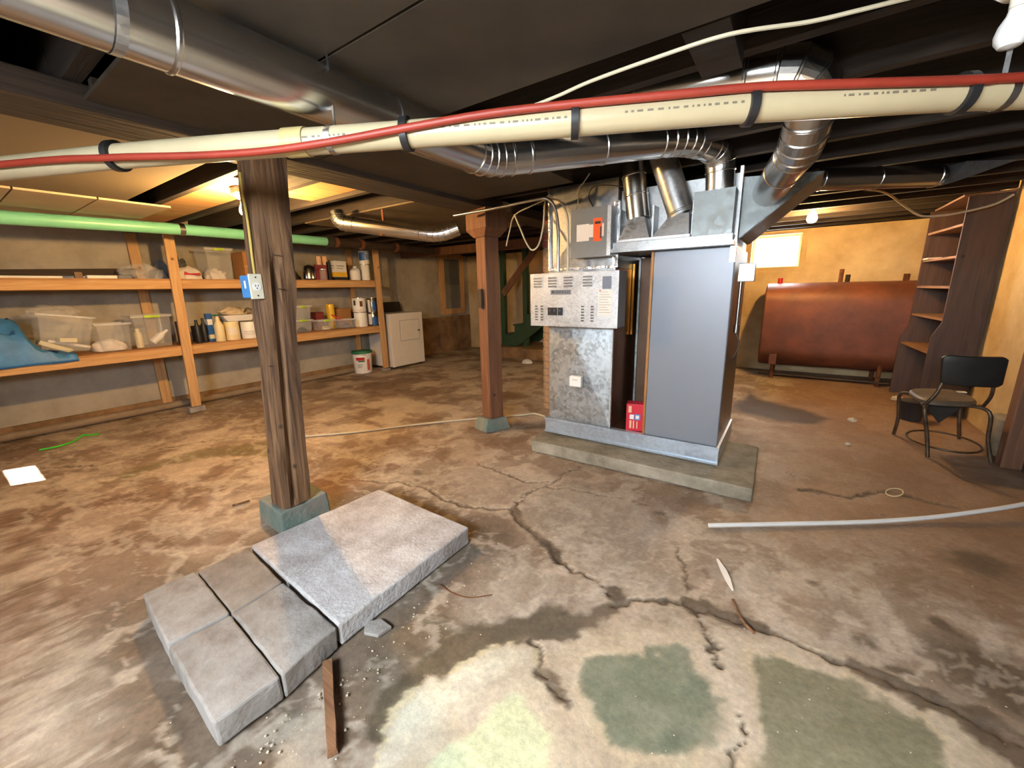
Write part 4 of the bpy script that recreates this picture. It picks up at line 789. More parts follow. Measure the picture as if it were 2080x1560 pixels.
# ================================================================ BOOKCASE, CHAIR
bc_ = thing('bookcase', 'tall brown built-in bookcase with empty shelves against the right wall', 'bookcase', (1.28, 5.85, 0))
xw = X1-.012
def sidepanel(y, x0, x0b, zk):   # wider foot below zk
    MB().prism([(xw, y, .002), (x0b, y, .002), (x0b, y, zk-.08), (x0, y, zk+.06), (x0, y, 1.97), (xw, y, 1.97)], (0, .024, 0)).build('side_panel', 'shelf_brown', bc_)
sidepanel(5.40, 1.165, 1.11, .82); sidepanel(6.30, 1.10, 1.045, .72)
for z, xf_ in ((1.755, 1.13), (1.48, 1.13), (1.21, 1.125), (.915, 1.125), (.595, 1.085)): MB().hexa([(xf_+.04, 5.425, z-.022), (xw-.06, 5.425, z-.022), (xw-.06, 6.299, z-.022), (xf_-.022, 6.299, z-.022)], [(xf_+.04, 5.425, z), (xw-.06, 5.425, z), (xw-.06, 6.299, z), (xf_-.022, 6.299, z)]).build('shelf', 'shelf_board', bc_)
box('back_slat', (xw-.055, 6.0, .01), (xw-.03, 6.295, 1.96), 'shelf_brown', bc_); box('wall_batten', (xw-.02, 5.425, .02), (xw, 5.47, 1.96), 'pine_up', bc_); box('top_board', (1.13, 5.385, 1.972), (xw, 6.33, 1.99), 'shelf_board', bc_)
tag(box('folded_card', (1.10, 6.05, 1.4805), (1.20, 6.28, 1.495), 'paper', None), 'pale folded paper lying on the bookcase shelf second from the top', 'paper')
# white dusty chips and pail parts near the bookcase
ck = thing('metal_chair', 'old tubular metal chair with black padded back and round brown seat', 'chair', (1.02, 4.35, 0))
A_, B_, C_, D_ = V((.83, 4.42, .40)), V((.87, 4.04, .40)), V((1.17, 4.13, .40)), V((1.15, 4.55, .40)); ce = (A_+B_+C_+D_)/4
ring = []
for k in range(28):
    a = 2*math.pi*k/28; u = math.cos(a); v_ = math.sin(a); q = (abs(u)**3.2+abs(v_)**3.2)**(-1/3.2); u *= q; v_ *= q
    e1 = ((A_+B_)/2-ce); e2 = ((B_+C_)/2-ce); ring.append(ce+e1*u*1.08+e2*v_*1.12)
seat = MB(); n = len(ring); vs = []
for sc_, dz in ((.90, -.022), (1., -.012), (1., .008), (.93, .022), (.5, .028)): vs += [ce+(p-ce)*sc_+V((0, 0, dz)) for p in ring]
seat.add(vs, [(r_*n+j, r_*n+(j+1) % n, (r_+1)*n+(j+1) % n, (r_+1)*n+j) for r_ in range(4) for j in range(n)]+[tuple(range(n))[::-1], tuple(4*n+j for j in range(n))]).build('seat', 'brown_vinyl', ck, smooth=True)
b0, b1 = ony(1912, 722, 3.97), ony(2050, 722, 4.02); b2, b3 = ony(1908, 781, 4.0), ony(2034, 785, 4.05)
b0.z = b1.z = (b0.z+b1.z)/2; b2.z = b3.z = (b2.z+b3.z)/2
bk_n = (b1-b0).cross(b2-b0).normalized(); 
if bk_n.y > 0: bk_n = -bk_n
mbk = MB(); pv_ = []
for i in range(13):
    for j_ in range(5):
        u, v_ = i/12, j_/4; p = b2.lerp(b3, u).lerp(b0.lerp(b1, u), v_); cr = .02*(1-(2*u-1)**2); 
        if i in (0, 12): p = p.lerp(b2.lerp(b3, u).lerp(b0.lerp(b1, u), .5), .18)
        pv_.append(p+bk_n*(cr*1.2))
F_ = [(i*5+j_, (i+1)*5+j_, (i+1)*5+j_+1, i*5+j_+1) for i in range(12) for j_ in range(4)]
o = mbk.add(pv_, F_).build('backrest', 'black_vinyl', ck, smooth=True); sd = o.modifiers.new('s', 'SOLIDIFY'); sd.thickness = .03; sd.offset = 0; bv = o.modifiers.new('b', 'BEVEL'); bv.width = .012; bv.segments = 3
for s0, s1 in ((B_+V((.0, -.01, -.01)), b2+V((.02, .02, .03))), (C_+V((.02, .02, -.01)), b3+V((-.03, .02, .03)))): MB().tube(smooth_path([s0+V((0, .06, -.012)), s0, s0.lerp(s1, .5)+V((.01, -.01, -.01)), s1]), .011, 10).build('back_tube', 'rusty_tube', ck, smooth=True)
feet = [onz(1815, 882), onz(1884, 929), onz(2013, 940), V((1.24, 4.62, 0))]
for f_, s0 in zip(feet, (A_, B_, C_, D_)): MB().tube(smooth_path([f_+V((0, 0, .002)), f_.lerp(s0, .45)+(f_-s0)*.10+V((0, 0, .02)), s0.lerp(f_, .10)+(f_-ce)*V((.12, .12, 0)), s0.lerp(ce, .35)+V((0, 0, -.022))]), .0125, 10).build('leg', 'rusty_tube', ck, smooth=True)
fr = sum(feet, V())/4; MB().tube([fr+V((.20*math.cos(a)*1.0, .25*math.sin(a), .055)) for a in [2*math.pi*k/32 for k in range(32)]], .008, 8, closed=True).build('foot_ring', 'rusty_tube', ck, smooth=True)
t_ = ce+V((.0, -.06, -.024)); MB().add([t_+V((-.12, .0, 0)), t_+V((.14, .04, 0)), t_+V((.0, -.02, -.16)), t_+V((-.12, .02, 0)), t_+V((.14, .06, 0)), t_+V((.0, .0, -.16))], [(0, 1, 2), (5, 4, 3), (0, 3, 4, 1), (1, 4, 5, 2), (2, 5, 3, 0)]).build('seat_bracket', 'ash', ck)
p = onz(1955, 797, .43); tag(box('paint_chip', (p.x-.03, p.y-.02, .4295), (p.x+.02, p.y+.02, .436), 'dirt_white', None), 'flat white flake lying on the chair seat', 'debris')
# leftovers by the right wall
q = V((1.36, 4.42, 0)); mbp = MB().lathe([(.105, 0), (.115, .02), (.115, .26), (.10, .27)], (0, 0, 0), 20); o = mbp.build('stone_disc', mat('dusty_grey', srgb(150, 138, 118), .9, bump=.3), None, smooth=True, loc=(0, 0, 0)); o.scale = (.5, 1.05, 1.05); o.location = (1.375, 4.36, .0); tag(o, 'dusty pale rounded stone leaning by the wall behind the chair', 'stone')
tag(MB().lathe([(.08, 0), (.095, .17), (.098, .175), (.09, .18)], (1.02, 5.10, 0), 20).build('dark_pail', 'ash', smooth=True), 'dark little pail on the floor before the bookcase', 'pail')

# ================================================================ SMALL THINGS ON THE SHELVES
ZU, ZL = 1.4595, .7495
def pos(px, py, X): return onx(px, py, X)
def kf(p): return math.sqrt(1+(p.y/p.x)**2)
def cyl_item(name, label, cat, px0, px1, py0, z0, X, m, group=None, lid=None, band=None, prof=None, py1=None):
    ym = (py0+(py1 or py0))/2; a = pos(px0, py0, X); b = pos(px1, py0, X); ce = pos((px0+px1)/2, py0, X); r_ = (b.y-a.y)/2/kf(ce); h = max(ce.z-z0, .03); c0 = (X, ce.y, z0)
    t = thing(name, label, cat, c0, group)
    pr_ = [(r_*u, h*v_) for u, v_ in (prof or ((.98, 0), (1, .02), (1, .97), (.96, 1)))]
    MB().lathe(pr_, c0, 22).build('body', m, t, smooth=True)
    if lid: MB().lathe([(r_*.9, h+.0005), (r_*.98, h+.002), (r_*.98, h+.010), (r_*.86, h+.012)], c0, 22).build('lid', lid, t, smooth=True)
    if band:
        for (v0, v1, bm, a0, a1) in band: wrap(c0, r_+.0006, r_+.0006, z0+h*v0, z0+h*v1, a0, a1).build('label', bm, t)
    return t, Vector(c0), r_, h
def box_item(name, label, cat, px0, px1, py0, z0, X, dep, m, group=None, rz=0., parts=(), bev=.004):
    a = pos(px0, py0, X); b = pos(px1, py0, X); h = (a.z+b.z)/2-z0; wd = (b.y-a.y)-dep*abs((a.y+b.y)/2/X)*.9; wd = max(wd, .04); yc_ = (a.y+b.y)/2+dep*.5*((a.y+b.y)/2/X)*-.0
    t = thing(name, label, cat, (X-dep/2, yc_, z0), group); mx = Matrix.Translation((X-dep/2, yc_, z0)) @ Matrix.Rotation(rz, 4, 'Z')
    MB().box((-dep/2, -wd/2, 0), (dep/2, wd/2, h), mx).build('body', m, t, bevel=bev)
    for (v0, v1, u0, u1, pm) in parts: MB().box((dep/2, -wd/2+wd*u0, h*v0), (dep/2+.0012, -wd/2+wd*u1, h*v1), mx).build('label', pm, t); MB().box((-dep/2+.002, -wd/2-.0012, h*v0), (dep/2-.002, -wd/2, h*v1), mx).build('label', pm, t)
    return t, mx, wd, h
def tote(label, px0, px1, py0, z0, X, dep, lidm=None, handle=None, tilt=0., group='clear plastic totes on the shelf', m='clear_plastic', tz=0., rz=0.):
    a = pos(px0, py0, X); b = pos(px1, py0, X); h = (a.z+b.z)/2-z0-tz; wd = max((b.y-a.y)-dep*abs((a.y+b.y)/2/X)*.7, .1); yc_ = (a.y+b.y)/2
    t = thing('plastic_tote', label, 'storage tote', (X-dep/2, yc_, z0), group); mx = Matrix.Translation((X-dep/2, yc_, z0+tz)) @ Matrix.Rotation(rz, 4, 'Z') @ Matrix.Rotation(tilt, 4, 'X')
    k = .86; vs = [mx @ V(p) for p in ((-dep/2*k, -wd/2*k, 0), (dep/2*k, -wd/2*k, 0), (dep/2*k, wd/2*k, 0), (-dep/2*k, wd/2*k, 0), (-dep/2, -wd/2, h), (dep/2, -wd/2, h), (dep/2, wd/2, h), (-dep/2, wd/2, h))]
    o = MB().add(vs, [(0, 3, 2, 1), (0, 1, 5, 4), (1, 2, 6, 5), (2, 3, 7, 6), (3, 0, 4, 7)]).build('bin', m, t, bevel=.012); sd = o.modifiers.new('s', 'SOLIDIFY'); sd.thickness = .003
    rim = MB(); e = .012
    for lo, hi in (((-dep/2-e, -wd/2-e, h-.016), (dep/2+e, -wd/2, h)), ((-dep/2-e, wd/2, h-.016), (dep/2+e, wd/2+e, h)), ((-dep/2-e, -wd/2, h-.016), (-dep/2, wd/2, h)), ((dep/2, -wd/2, h-.016), (dep/2+e, wd/2, h))): rim.box(lo, hi, mx)
    rim.build('rim', 'frost', t)
    if lidm: MB().box((-dep/2-e, -wd/2-e, h+.0005), (dep/2+e, wd/2+e, h+.012), mx).build('lid', lidm, t, bevel=.004)
    if handle: hd = MB().box((dep/2+e, -wd*.2, h-.022), (dep/2+e+.012, wd*.2, h+.006), mx).build('handle', handle, t, bevel=.004); MB().box((dep/2+e+.002, -wd*.14, h-.055), (dep/2+e+.004, wd*.14, h-.042), mx).build('paper_tag', 'white', t) if False else None
    return t, mx, wd, h
from mathutils import noise as nz
def blob(name, label, cat, c, size, m, amp=.25, seed=0, group=None, flat=.25, parts=None):
    "a slumped bag or heap: squashed sphere with folds, flat underneath"
    vs = []; fs = []; A, B = 28, 16
    for i in range(B+1):
        th = math.pi*i/B
        for j in range(A):
            ph = 2*math.pi*j/A; d = V((math.sin(th)*math.cos(ph), math.sin(th)*math.sin(ph), math.cos(th))); r_ = 1+amp*nz.noise(d*2.3+V((seed, 0, 0)))+amp*.5*nz.noise(d*6+V((0, seed, 0)))
            p = V((d.x*size[0]*r_, d.y*size[1]*r_, max(d.z*r_, -flat)*size[2])); vs.append(V(c)+p+V((0, 0, flat*size[2])))
    for i in range(B):
        for j in range(A): fs.append((i*A+j, i*A+(j+1) % A, (i+1)*A+(j+1) % A, (i+1)*A+j))
    o = MB().add(vs, fs).build(name, m, None, smooth=True); return tag(o, label, cat, group)
XS = -5.60
# upper shelf
p0, p1 = pos(-40, 556, -5.85), pos(345, 526, -5.85); tag(MB().hexa([(-5.9, -.5, ZU), (-5.86, -.5, ZU), (-5.86, 1.45, ZU), (-5.9, 1.45, ZU)], [(-5.90, -.5, ZU+.05), (-5.88, -.5, ZU+.05), (-5.88, 1.45, ZU+.12), (-5.9, 1.45, ZU+.12)]).build('trim_board', 'dark_beam'), 'long dark trim board lying at the back of the upper shelf', 'board')
tag(MB().box((-5.83, -.2, ZU), (-5.80, 1.30, ZU+.03)).build('trim_strip', 'white'), 'thin white strip lying beside the dark trim board', 'board')
tag(box('white_plank', (-5.70, -.6, ZU), (-5.55, .53, ZU+.02), 'white', None), 'flat white plank on the upper shelf end', 'board')
t, mx, wd, h = box_item('putty_knife_box', 'little dark brown block on the upper shelf beside the white tray', 'block', 148, 168, 552, ZU, XS, .05, 'cab_brown')
a = pos(180, 553, XS); tag(box('paint_tray', (XS-.10, a.y-.02, ZU), (XS, a.y+.20, ZU+.035), 'white', None, bevel=.01), 'shallow white tray on the upper shelf', 'tray'); a = pos(255, 555, XS); tag(box('grey_roller', (XS-.08, a.y-.06, ZU), (XS-.03, a.y+.06, ZU+.04), 'label_grey', None, bevel=.015), 'grey roller sleeve beside the crumpled plastic bag', 'roller')
a = pos(300, 550, XS); blob('plastic_bag', 'crumpled clear plastic bag left of the shelf upright', 'bag', (XS-.16, a.y-.02, ZU), (.12, .20, .12), 'clear_bag', .4, 3); blob('bubble_wrap', 'grey wadded plastic behind the shelf upright', 'bag', (XS-.30, a.y+.20, ZU), (.08, .08, .15), mat('grey_plastic', srgb(120, 128, 136), .5), .35, 5)
a = pos(388, 548, XS); o = blob('shopping_bag', 'white shopping bag with red printing on the upper shelf', 'bag', (XS-.12, a.y, ZU), (.10, .135, .11), 'paper', .18, 8)
MB().prism([(XS-.008, a.y-.07, ZU+.05), (XS-.008, a.y+.09, ZU+.045), (XS-.008, a.y+.08, ZU+.07), (XS-.008, a.y-.02, ZU+.065), (XS-.008, a.y-.06, ZU+.085)], (.0025, 0, 0)).build('printed_logo', 'red', o)
blob('work_glove', 'dark grey glove on top behind the printed bag', 'glove', (XS-.33, a.y, ZU), (.07, .08, .20), 'glove_grey', .3, 12)
tote('tall clear tote with lime handle on the upper shelf beside a cardboard box', 405, 478, 505, ZU, XS, .36, 'frost', 'lime')
a = pos(440, 545, XS); blob('white_rag', 'white crumpled rag inside the tall upper tote', 'rag', (XS-.20, a.y+.04, ZU+.006), (.10, .11, .10), 'paper', .35, 15)
t, mx, wd, h = box_item('cardboard_box', 'open brown cardboard box on the upper shelf behind the old post', 'box', 480, 545, 512, ZU, XS-.02, .30, 'card')
MB().box((.152, -wd/2, h*.45), (.156, wd/2, h*.5), mx).build('tape', mat('tape_tan', srgb(196, 150, 96), .4), t)
a = pos(600, 552, XS); blob('black_helmet', 'black rounded bundle on the upper shelf right of the old post', 'bundle', (XS-.12, a.y, ZU), (.10, .08, .12), 'ash', .2, 17)
cyl_item('steel_pot', 'shiny steel pot on the upper shelf', 'pot', 612, 640, 538, ZU, XS-.04, 'stainless', prof=((.8, 0), (1, .1), (1, .7), (.7, .92), (.2, 1)))
for k, (u0, u1) in enumerate(((640, 652), (652, 664))): cyl_item('peach_tube', ('peach capped tube on the steel pot side of the red sleeve', 'peach capped tube on the black case side of the red sleeve')[k], 'tube', u0, u1, 521, ZU, XS-.09, 'peach', 'peach tubes on the upper shelf')
t, mx, wd, h = box_item('red_sleeve', 'dark red open sleeve standing before the peach tubes', 'box', 638, 665, 538, ZU, XS+.0, .05, mat('dark_red', srgb(130, 30, 36), .5))
cyl_item('glass_jar', 'clear glass jar in front of the red sleeve', 'jar', 648, 663, 548, ZU, XS+.06, 'glass', lid='stainless')
box_item('black_case', 'narrow black case beside the white and yellow can', 'case', 664, 672, 532, ZU, XS+.01, .05, 'black')
box_item('solvent_can', 'white oblong can with yellow lower label and black foot', 'can', 672, 706, 530, ZU, XS, .08, 'white', None, .15, ((.18, .42, 0, 1, 'yellow'), (.0, .17, 0, 1, 'black'), (.72, .76, .2, .8, 'label_grey'), (.6, .63, .2, .7, 'label_grey')))
cyl_item('plastic_jug', 'small white plastic jug between the cans on the upper shelf', 'jug', 709, 731, 541, ZU, XS, 'white', prof=((.9, 0), (1, .05), (1, .62), (.7, .82), (.35, .88), (.35, 1)))
t, c0, r_, h = cyl_item('paint_can', 'white paint can under a blue and white one on the upper shelf', 'paint can', 730, 750, 538, ZU, XS-.02, 'white', 'paint cans at the shelf end', 'steel')
z2 = c0.z+h+.0125; cyl_item('paint_can', 'blue and white paint can stacked highest on the upper shelf', 'paint can', 727, 749, 510, z2, XS-.02, 'white', 'paint cans at the shelf end', 'steel', ((.25, .85, 'blue_dark', -100, -30), (.3, .75, mat('label_blue', srgb(110, 140, 190), .5), -25, 30)))
# lower shelf
def tarp():
    vs = []; fs = []; A, B = 26, 14
    for i in range(A):
        for j in range(B):
            u, v_ = i/(A-1), j/(B-1); y = -.22+u*1.02; x_ = -5.92+v_*.50; z_ = ZL+.012+.27*(lambda q: q*q*(3-2*q))(min(1, max(0, (.82-u)/.13)))*max(0, 1-((v_-.42)/.5)**4)*(1+.5*nz.noise(V((u*5, v_*4, 1))))+.045*abs(nz.noise(V((u*9, v_*7, 3))))*2+.03*abs(nz.noise(V((u*21, v_*13, 5))))
            if v_ > .90: x_ = SX+.012+.02*(v_-.9); z_ = ZL-.04*(v_-.88)/.12
            vs.append((x_, y, z_))
    for i in range(A-1):
        for j in range(B-1): fs.append((i*B+j, (i+1)*B+j, (i+1)*B+j+1, i*B+j+1))
    o = MB().add(vs, fs).build('blue_tarp', 'blue_tarp', None, smooth=True); sd = o.modifiers.new('s', 'SOLIDIFY'); sd.thickness = .004
    tr = MB(); tr.tube([(SX+.018, -.22+k*1.02/20, ZL-.036+.003*math.sin(k)) for k in range(21)], .005, 6); tr.build('hem', 'blue_dark', o); return tag(o, 'crumpled light blue tarp spilling over the lower shelf edge', 'tarp')
tarp()
t, mx, wd, h = tote('large clear tote tipped sideways beside the blue tarp', 48, 178, 640, ZL, XS+.10, .38, None, None, -.17, tz=.055, rz=-.0)
for k, (dy, dz, m, s) in enumerate(((-.05, .03, 'cream', (.08, .16, .02)), (.04, .06, 'paper', (.04, .20, .012)), (.02, .10, 'cream', (.10, .08, .02)))): 
    mq = mx @ Matrix.Translation((.02*k, dy, dz)) @ Matrix.Rotation(-.35+.2*k, 4, 'X'); tag(MB().box((-s[0], -s[1]*.7, -s[2]), (s[0], s[1]*.7, s[2]), mq).build('packaging', m, None, bevel=.004), ('cream carton in the bottom of the tipped tote', 'white flat strip leaning in the tipped tote', 'cream folded pack on top inside the tipped tote')[k], 'packaging')
a = pos(92, 622, XS-.1); blob('plastic_bag', 'brownish clear plastic bag stuffed on top of the tipped tote', 'bag', (XS-.10, a.y+.02, pos(92, 640, XS-.1).z-.02), (.14, .17, .09), 'clear_bag', .35, 23)
tote('low clear bin of white towels between the bigger totes', 186, 268, 657, ZL, XS+.02, .28)
a = pos(228, 695, XS); blob('white_towel', 'white folded towel in the low clear bin', 'towel', (XS-.10, a.y-.01, ZL+.006), (.09, .13, .09), 'paper', .2, 25)
tote('clear lidded tote with lime handle and a spray can inside', 258, 352, 641, ZL, XS, .32, 'frost', 'lime')
a = pos(288, 690, XS-.08); MBs = MB().lathe([(.03, 0), (.032, .02), (.032, .15), (.02, .17), (.02, .2)], (XS-.09, a.y-.02, ZL+.006), 16); tag(MBs.build('spray_can', 'cream', smooth=True), 'cream spray can standing inside the lidded tote', 'spray can')
a = pos(322, 690, XS-.08); mq = Matrix.Translation((XS-.10, a.y-.05, ZL+.05)) @ Matrix.Rotation(-.9, 4, 'X'); tag(MB().lathe([(.036, 0), (.038, .02), (.038, .10), (.016, .15), (.014, .19)], (0, 0, 0), 16, mq).build('squeeze_bottle', 'white', smooth=True), 'white squeeze bottle slanting inside the lidded tote', 'bottle')
cyl_item('dark_jar', 'dark brown jar at the shelf upright on the lower shelf', 'jar', 354, 370, 655, ZL, XS-.02, mat('dark_red2', srgb(74, 36, 30), .3), lid='black')
for k, (u0, u1, v0) in enumerate(((390, 404, 650), (404, 416, 646))): cyl_item('black_bottle', ('black bottle right against the shelf upright', 'black bottle beside the blue pouch')[k], 'bottle', u0, u1, v0, ZL, XS-.04*k, 'black', 'black bottles', prof=((.95, 0), (1, .03), (1, .7), (.5, .82), (.5, 1)))
box_item('drill_case', 'black bulky tool behind the black bottles', 'tool', 392, 420, 662, ZL, XS-.14, .14, 'black', None, .1)
box_item('blue_pouch', 'bright blue printed pouch beside the white spray bottle', 'pouch', 415, 431, 637, ZL, XS-.02, .05, 'blue_dark', None, 0, ((.6, .8, .1, .9, 'white'), (.1, .25, .1, .9, 'cream')))
cyl_item('spray_bottle', 'cream spray bottle with green tip on the lower shelf', 'bottle', 429, 451, 641, ZL, XS+.04, 'cream', prof=((.95, 0), (1, .03), (1, .62), (.45, .8), (.4, .9), (.28, 1)), lid='green')
t, c1, r1, h1 = cyl_item('putty_tub', 'yellowish tub with worn label under the white tray', 'tub', 452, 484, 653, ZL, XS, 'cream', None, None, ((.2, .9, 'yellow', -120, -70), (.3, .7, 'paper', -60, 20)))
t, c2, r2, h2 = cyl_item('paint_pail', 'white paint pail with fine print under the white tray', 'pail', 486, 521, 653, ZL, XS, 'white', None, None, ((.42, .44, 'label_grey', -60, 30), (.32, .335, 'label_grey', -60, 20), (.24, .25, 'label_grey', -50, 30)))
cyl_item('yellow_can', 'yellow can beside the white paint pail', 'can', 520, 536, 650, ZL, XS-.03, 'yellow')
zt_ = max(c1.z+h1, c2.z+h2)+.001; ya, yb = pos(440, 648, XS).y, pos(512, 648, XS).y
MBt = MB().hexa([(XS-.14, ya+.09, zt_), (XS+.06, ya+.09, zt_), (XS+.06, yb-.03, zt_), (XS-.14, yb-.03, zt_)], [(XS-.18, ya+.03, zt_+.075), (XS+.10, ya+.03, zt_+.075), (XS+.10, yb, zt_+.075), (XS-.18, yb, zt_+.075)])
tag(MBt.build('roller_tray', 'white', None, bevel=.008), 'white roller tray set on top of the tub and pail', 'tray')
blob('canvas_bag', 'beige canvas bag with dark strap heaped in the roller tray', 'bag', (XS-.05, (ya+yb)/2+.02, zt_+.0765), (.11, .16, .07), 'beige_cloth', .3, 33)
tag(MB().tube(smooth_path([(XS+.04, yb-.10, zt_+.09), (XS+.05, yb-.06, zt_+.15), (XS+.07, yb+.0, zt_+.11), (XS+.105, yb+.01, zt_+.03)]), .006, 6).build('bag_strap', 'black', smooth=True), 'dark strap looping from the canvas bag', 'strap')
tt, mx, wd, hb = tote('small dark-filled clear bin with lime handle, bottom of a pair right of the post', 588, 640, 650, ZL, XS+.03, .22, None, 'lime')
tote('small clear bin with lime handle stacked on another right of the post', 590, 637, 622, ZL+hb+.002, XS+.03, .22, 'frost', 'lime')
a = pos(615, 668, XS-.05); blob('cable_heap', 'dark coiled cables inside the lower stacked bin', 'cables', (XS-.07, a.y, ZL+.006), (.06, .07, .045), 'ash', .3, 41)
tote('shallow clear bin with lime handle in the middle of the lower shelf', 641, 684, 650, ZL, XS+.03, .20, None, 'lime'); tote('shallow clear bin of odds and ends beside the paint cans', 686, 728, 648, ZL, XS+.03, .20, None, None)
a = pos(664, 665, XS-.05); blob('parts_heap', 'pale hardware heaped in the middle bin', 'hardware', (XS-.08, a.y, ZL+.006), (.05, .06, .04), 'cream', .3, 43); a = pos(706, 665, XS-.05); blob('parts_heap', 'grey hardware heaped in the bin beside the paint cans', 'hardware', (XS-.08, a.y, ZL+.006), (.05, .06, .045), 'label_grey', .3, 44)
cyl_item('yellow_tin', 'bright yellow tin standing behind the shallow bins', 'tin', 661, 678, 618, ZL, XS-.27, 'yellow'); box_item('red_toolbox', 'dark red toolbox behind the stacked bins', 'toolbox', 636, 662, 634, ZL, XS-.26, .14, mat('tool_red', srgb(120, 36, 30), .5)); box_item('brown_carton', 'brown carton behind the bin of odds and ends', 'box', 682, 716, 626, ZL, XS-.27, .12, 'card')
a, b = pos(674, 640, XS+.0), pos(698, 652, XS+.0); tag(MB().tube([a, b], .012, 8).build('red_level', mat('pinkish', srgb(220, 80, 80), .5)), 'pinkish red bar resting across the shallow bins', 'tool')
GP = 'paint cans at the shelf end'
tA, cA, rA, hA = cyl_item('paint_can', 'white paint can with brown drips, bottom of the stack nearer the bins', 'paint can', 718, 745, 635, ZL, XS-.02, 'white', GP, 'steel', ((.0, .5, 'cream', -80, -50),))
tB, cB, rB, hB = cyl_item('paint_can', 'metal paint can with blue drips, bottom of the stack by the end upright', 'paint can', 746, 770, 635, ZL, XS-.02, 'stainless', GP, 'steel', ((.0, .7, 'blue_dark', -50, 0), (.1, .9, 'white', -100, -60)))
cyl_item('paint_can', 'white paint can with black splashes on the stack nearer the bins', 'paint can', 714, 742, 606, cA.z+hA+.0125, XS-.02, 'white', GP, 'steel', ((.5, .85, 'dark_ink', -85, -65), (.4, .8, 'rust', -30, -5), (.0, .2, 'paper', -90, 10)))
cyl_item('paint_can', 'metal paint can with blue drips, top of the stack by the end upright', 'paint can', 744, 768, 606, cB.z+hB+.0125, XS-.02, 'stainless', GP, 'steel', ((.1, .8, 'blue_dark', -45, -10), (.0, .9, 'white', -95, -65)))

# ================================================================ THINGS LYING ON THE FLOOR
def rod(name, label, cat, pts, r, m, n=6, seg=8): return tag(MB().tube(smooth_path(pts, n), r, seg).build(name, m, smooth=True), label, cat)
fz = lambda px, py, z: onz(px, py, z)
rod('white_tubing', 'white plastic tube lying on the bare floor, running off to the dark wall', 'tube', [fz(1440, 1067, .013), fz(1600, 1064, .013), fz(1760, 1060, .014), fz(1880, 1052, .02), fz(1980, 1040, .04), fz(2080, 1024, .06), fz(2180, 1000, .08)], .012, 'white')
rod('pale_hose', 'thin pale hose lying from the old post to the furnace pad', 'hose', [fz(560, 893, .01), fz(625, 886, .01), fz(720, 878, .01), fz(840, 863, .01), fz(960, 851, .01), fz(1060, 843, .01), fz(1085, 840, .01), fz(1108, 846, .012)], .010, 'cable_tan')
rod('green_cord', 'neon green cord with a knot lying by the sunlit spot', 'cord', [fz(80, 914, .006), fz(120, 906, .006), fz(150, 896, .006), fz(168, 884, .016), fz(180, 884, .008), fz(203, 881, .006)], .007, 'neon')
w0, w1 = onz(664, 1340, .03), onz(674, 1520, .03); dwn = (w1-w0).normalized(); nn_ = V((-dwn.y, dwn.x, 0))*.016
o = MB().hexa([w0-nn_-V((0, 0, .028)), w0+nn_-V((0, 0, .028)), w1+nn_*.9-V((0, 0, .028)), w1-nn_*.9-V((0, 0, .028))], [w0-nn_, w0+nn_, w1+nn_*.7, w1-nn_*.7]).build('wood_stick', 'stick_wood'); rough(o, .003, 20, 3, 3); tag(o, 'split brown wood stick poking out from under a concrete block', 'stick')
def shard(name, label, cat, P, h, m, group=None): return tag(MB().prism([onz(*p, .001) for p in P], (0, 0, h)).build(name, m, None, bevel=.002), label, cat, group)
shard('concrete_shard', 'flat grey concrete shard lying by the big slab corner', 'shard', [(742, 1268), (775, 1262), (796, 1278), (768, 1296), (740, 1290)], .014, 'conc_block')
sp = [onz(1457, 1137, .006), onz(1470, 1160, .006), onz(1478, 1178, .006), onz(1488, 1200, .006)]; dq = (sp[-1]-sp[0]).normalized(); nq = V((-dq.y, dq.x, 0))
tag(MB().prism([sp[0]-nq*.004, sp[1]-nq*.013, sp[2]-nq*.011, sp[3]-nq*.003, sp[3]+nq*.003, sp[2]+nq*.012, sp[1]+nq*.012, sp[0]+nq*.004], (0, 0, .006)).build('paint_peel', 'white'), 'white leaf-shaped strip on the cracked floor', 'debris')
rod('brown_twig', 'brown twig pointing along from the white leaf-shaped strip', 'twig', [fz(1488, 1218, .006), fz(1500, 1245, .006), fz(1512, 1265, .006), fz(1532, 1286, .006)], .005, 'stick_wood')
rod('wire_scrap', 'thin rusty wire curled on the floor by the slab', 'wire', [fz(893, 1187, .003), fz(920, 1205, .003), fz(955, 1214, .003), fz(1000, 1208, .003)], .002, 'rust')
rod('wood_splinter', 'dark splinter of wood by the old post footing', 'stick', [fz(472, 1027, .006), fz(490, 1022, .006), fz(507, 1017, .006)], .007, 'old_timber', 3, 6)
rod('wire_ring', 'small pale wire ring on the brown floor', 'ring', [fz(1817+18*math.cos(a), 1000+8*math.sin(a), .004) for a in [k*math.pi/6 for k in range(13)]], .003, 'cream', 2, 6)
for k, (px, py, s, lb) in enumerate(((1730, 855, .035, 'white plaster lump on the floor between tank and chair'), (1722, 903, .018, 'small tan pebble on the floor right of the furnace pad'), (1822, 812, .05, 'white plaster lump at the bookcase foot'))):
    p = onz(px, py); blob('plaster_lump', lb, 'debris', (p.x, p.y, .0), (s, s, s*.7), 'dirt_white', .4, 50+k)
p = onz(1071, 738); jg = blob('plastic_bottle', 'white plastic bottle lying on the floor near the stairs', 'bottle', (p.x, p.y, 0), (.10, .07, .06), 'white', .1, 60)
dp = MB(); r2 = random.Random(5)
def chip(px, py, s):
    p = onz(px, py, .0); a = r2.random()*6.28; k = [V((math.cos(a+t)*s*r2.uniform(.6, 1.2), math.sin(a+t)*s*r2.uniform(.5, 1.), 0))+V((p.x, p.y, .0005)) for t in (0, 1.6, 3.1, 4.7)]; dp.prism(k, (0, 0, s*.5))
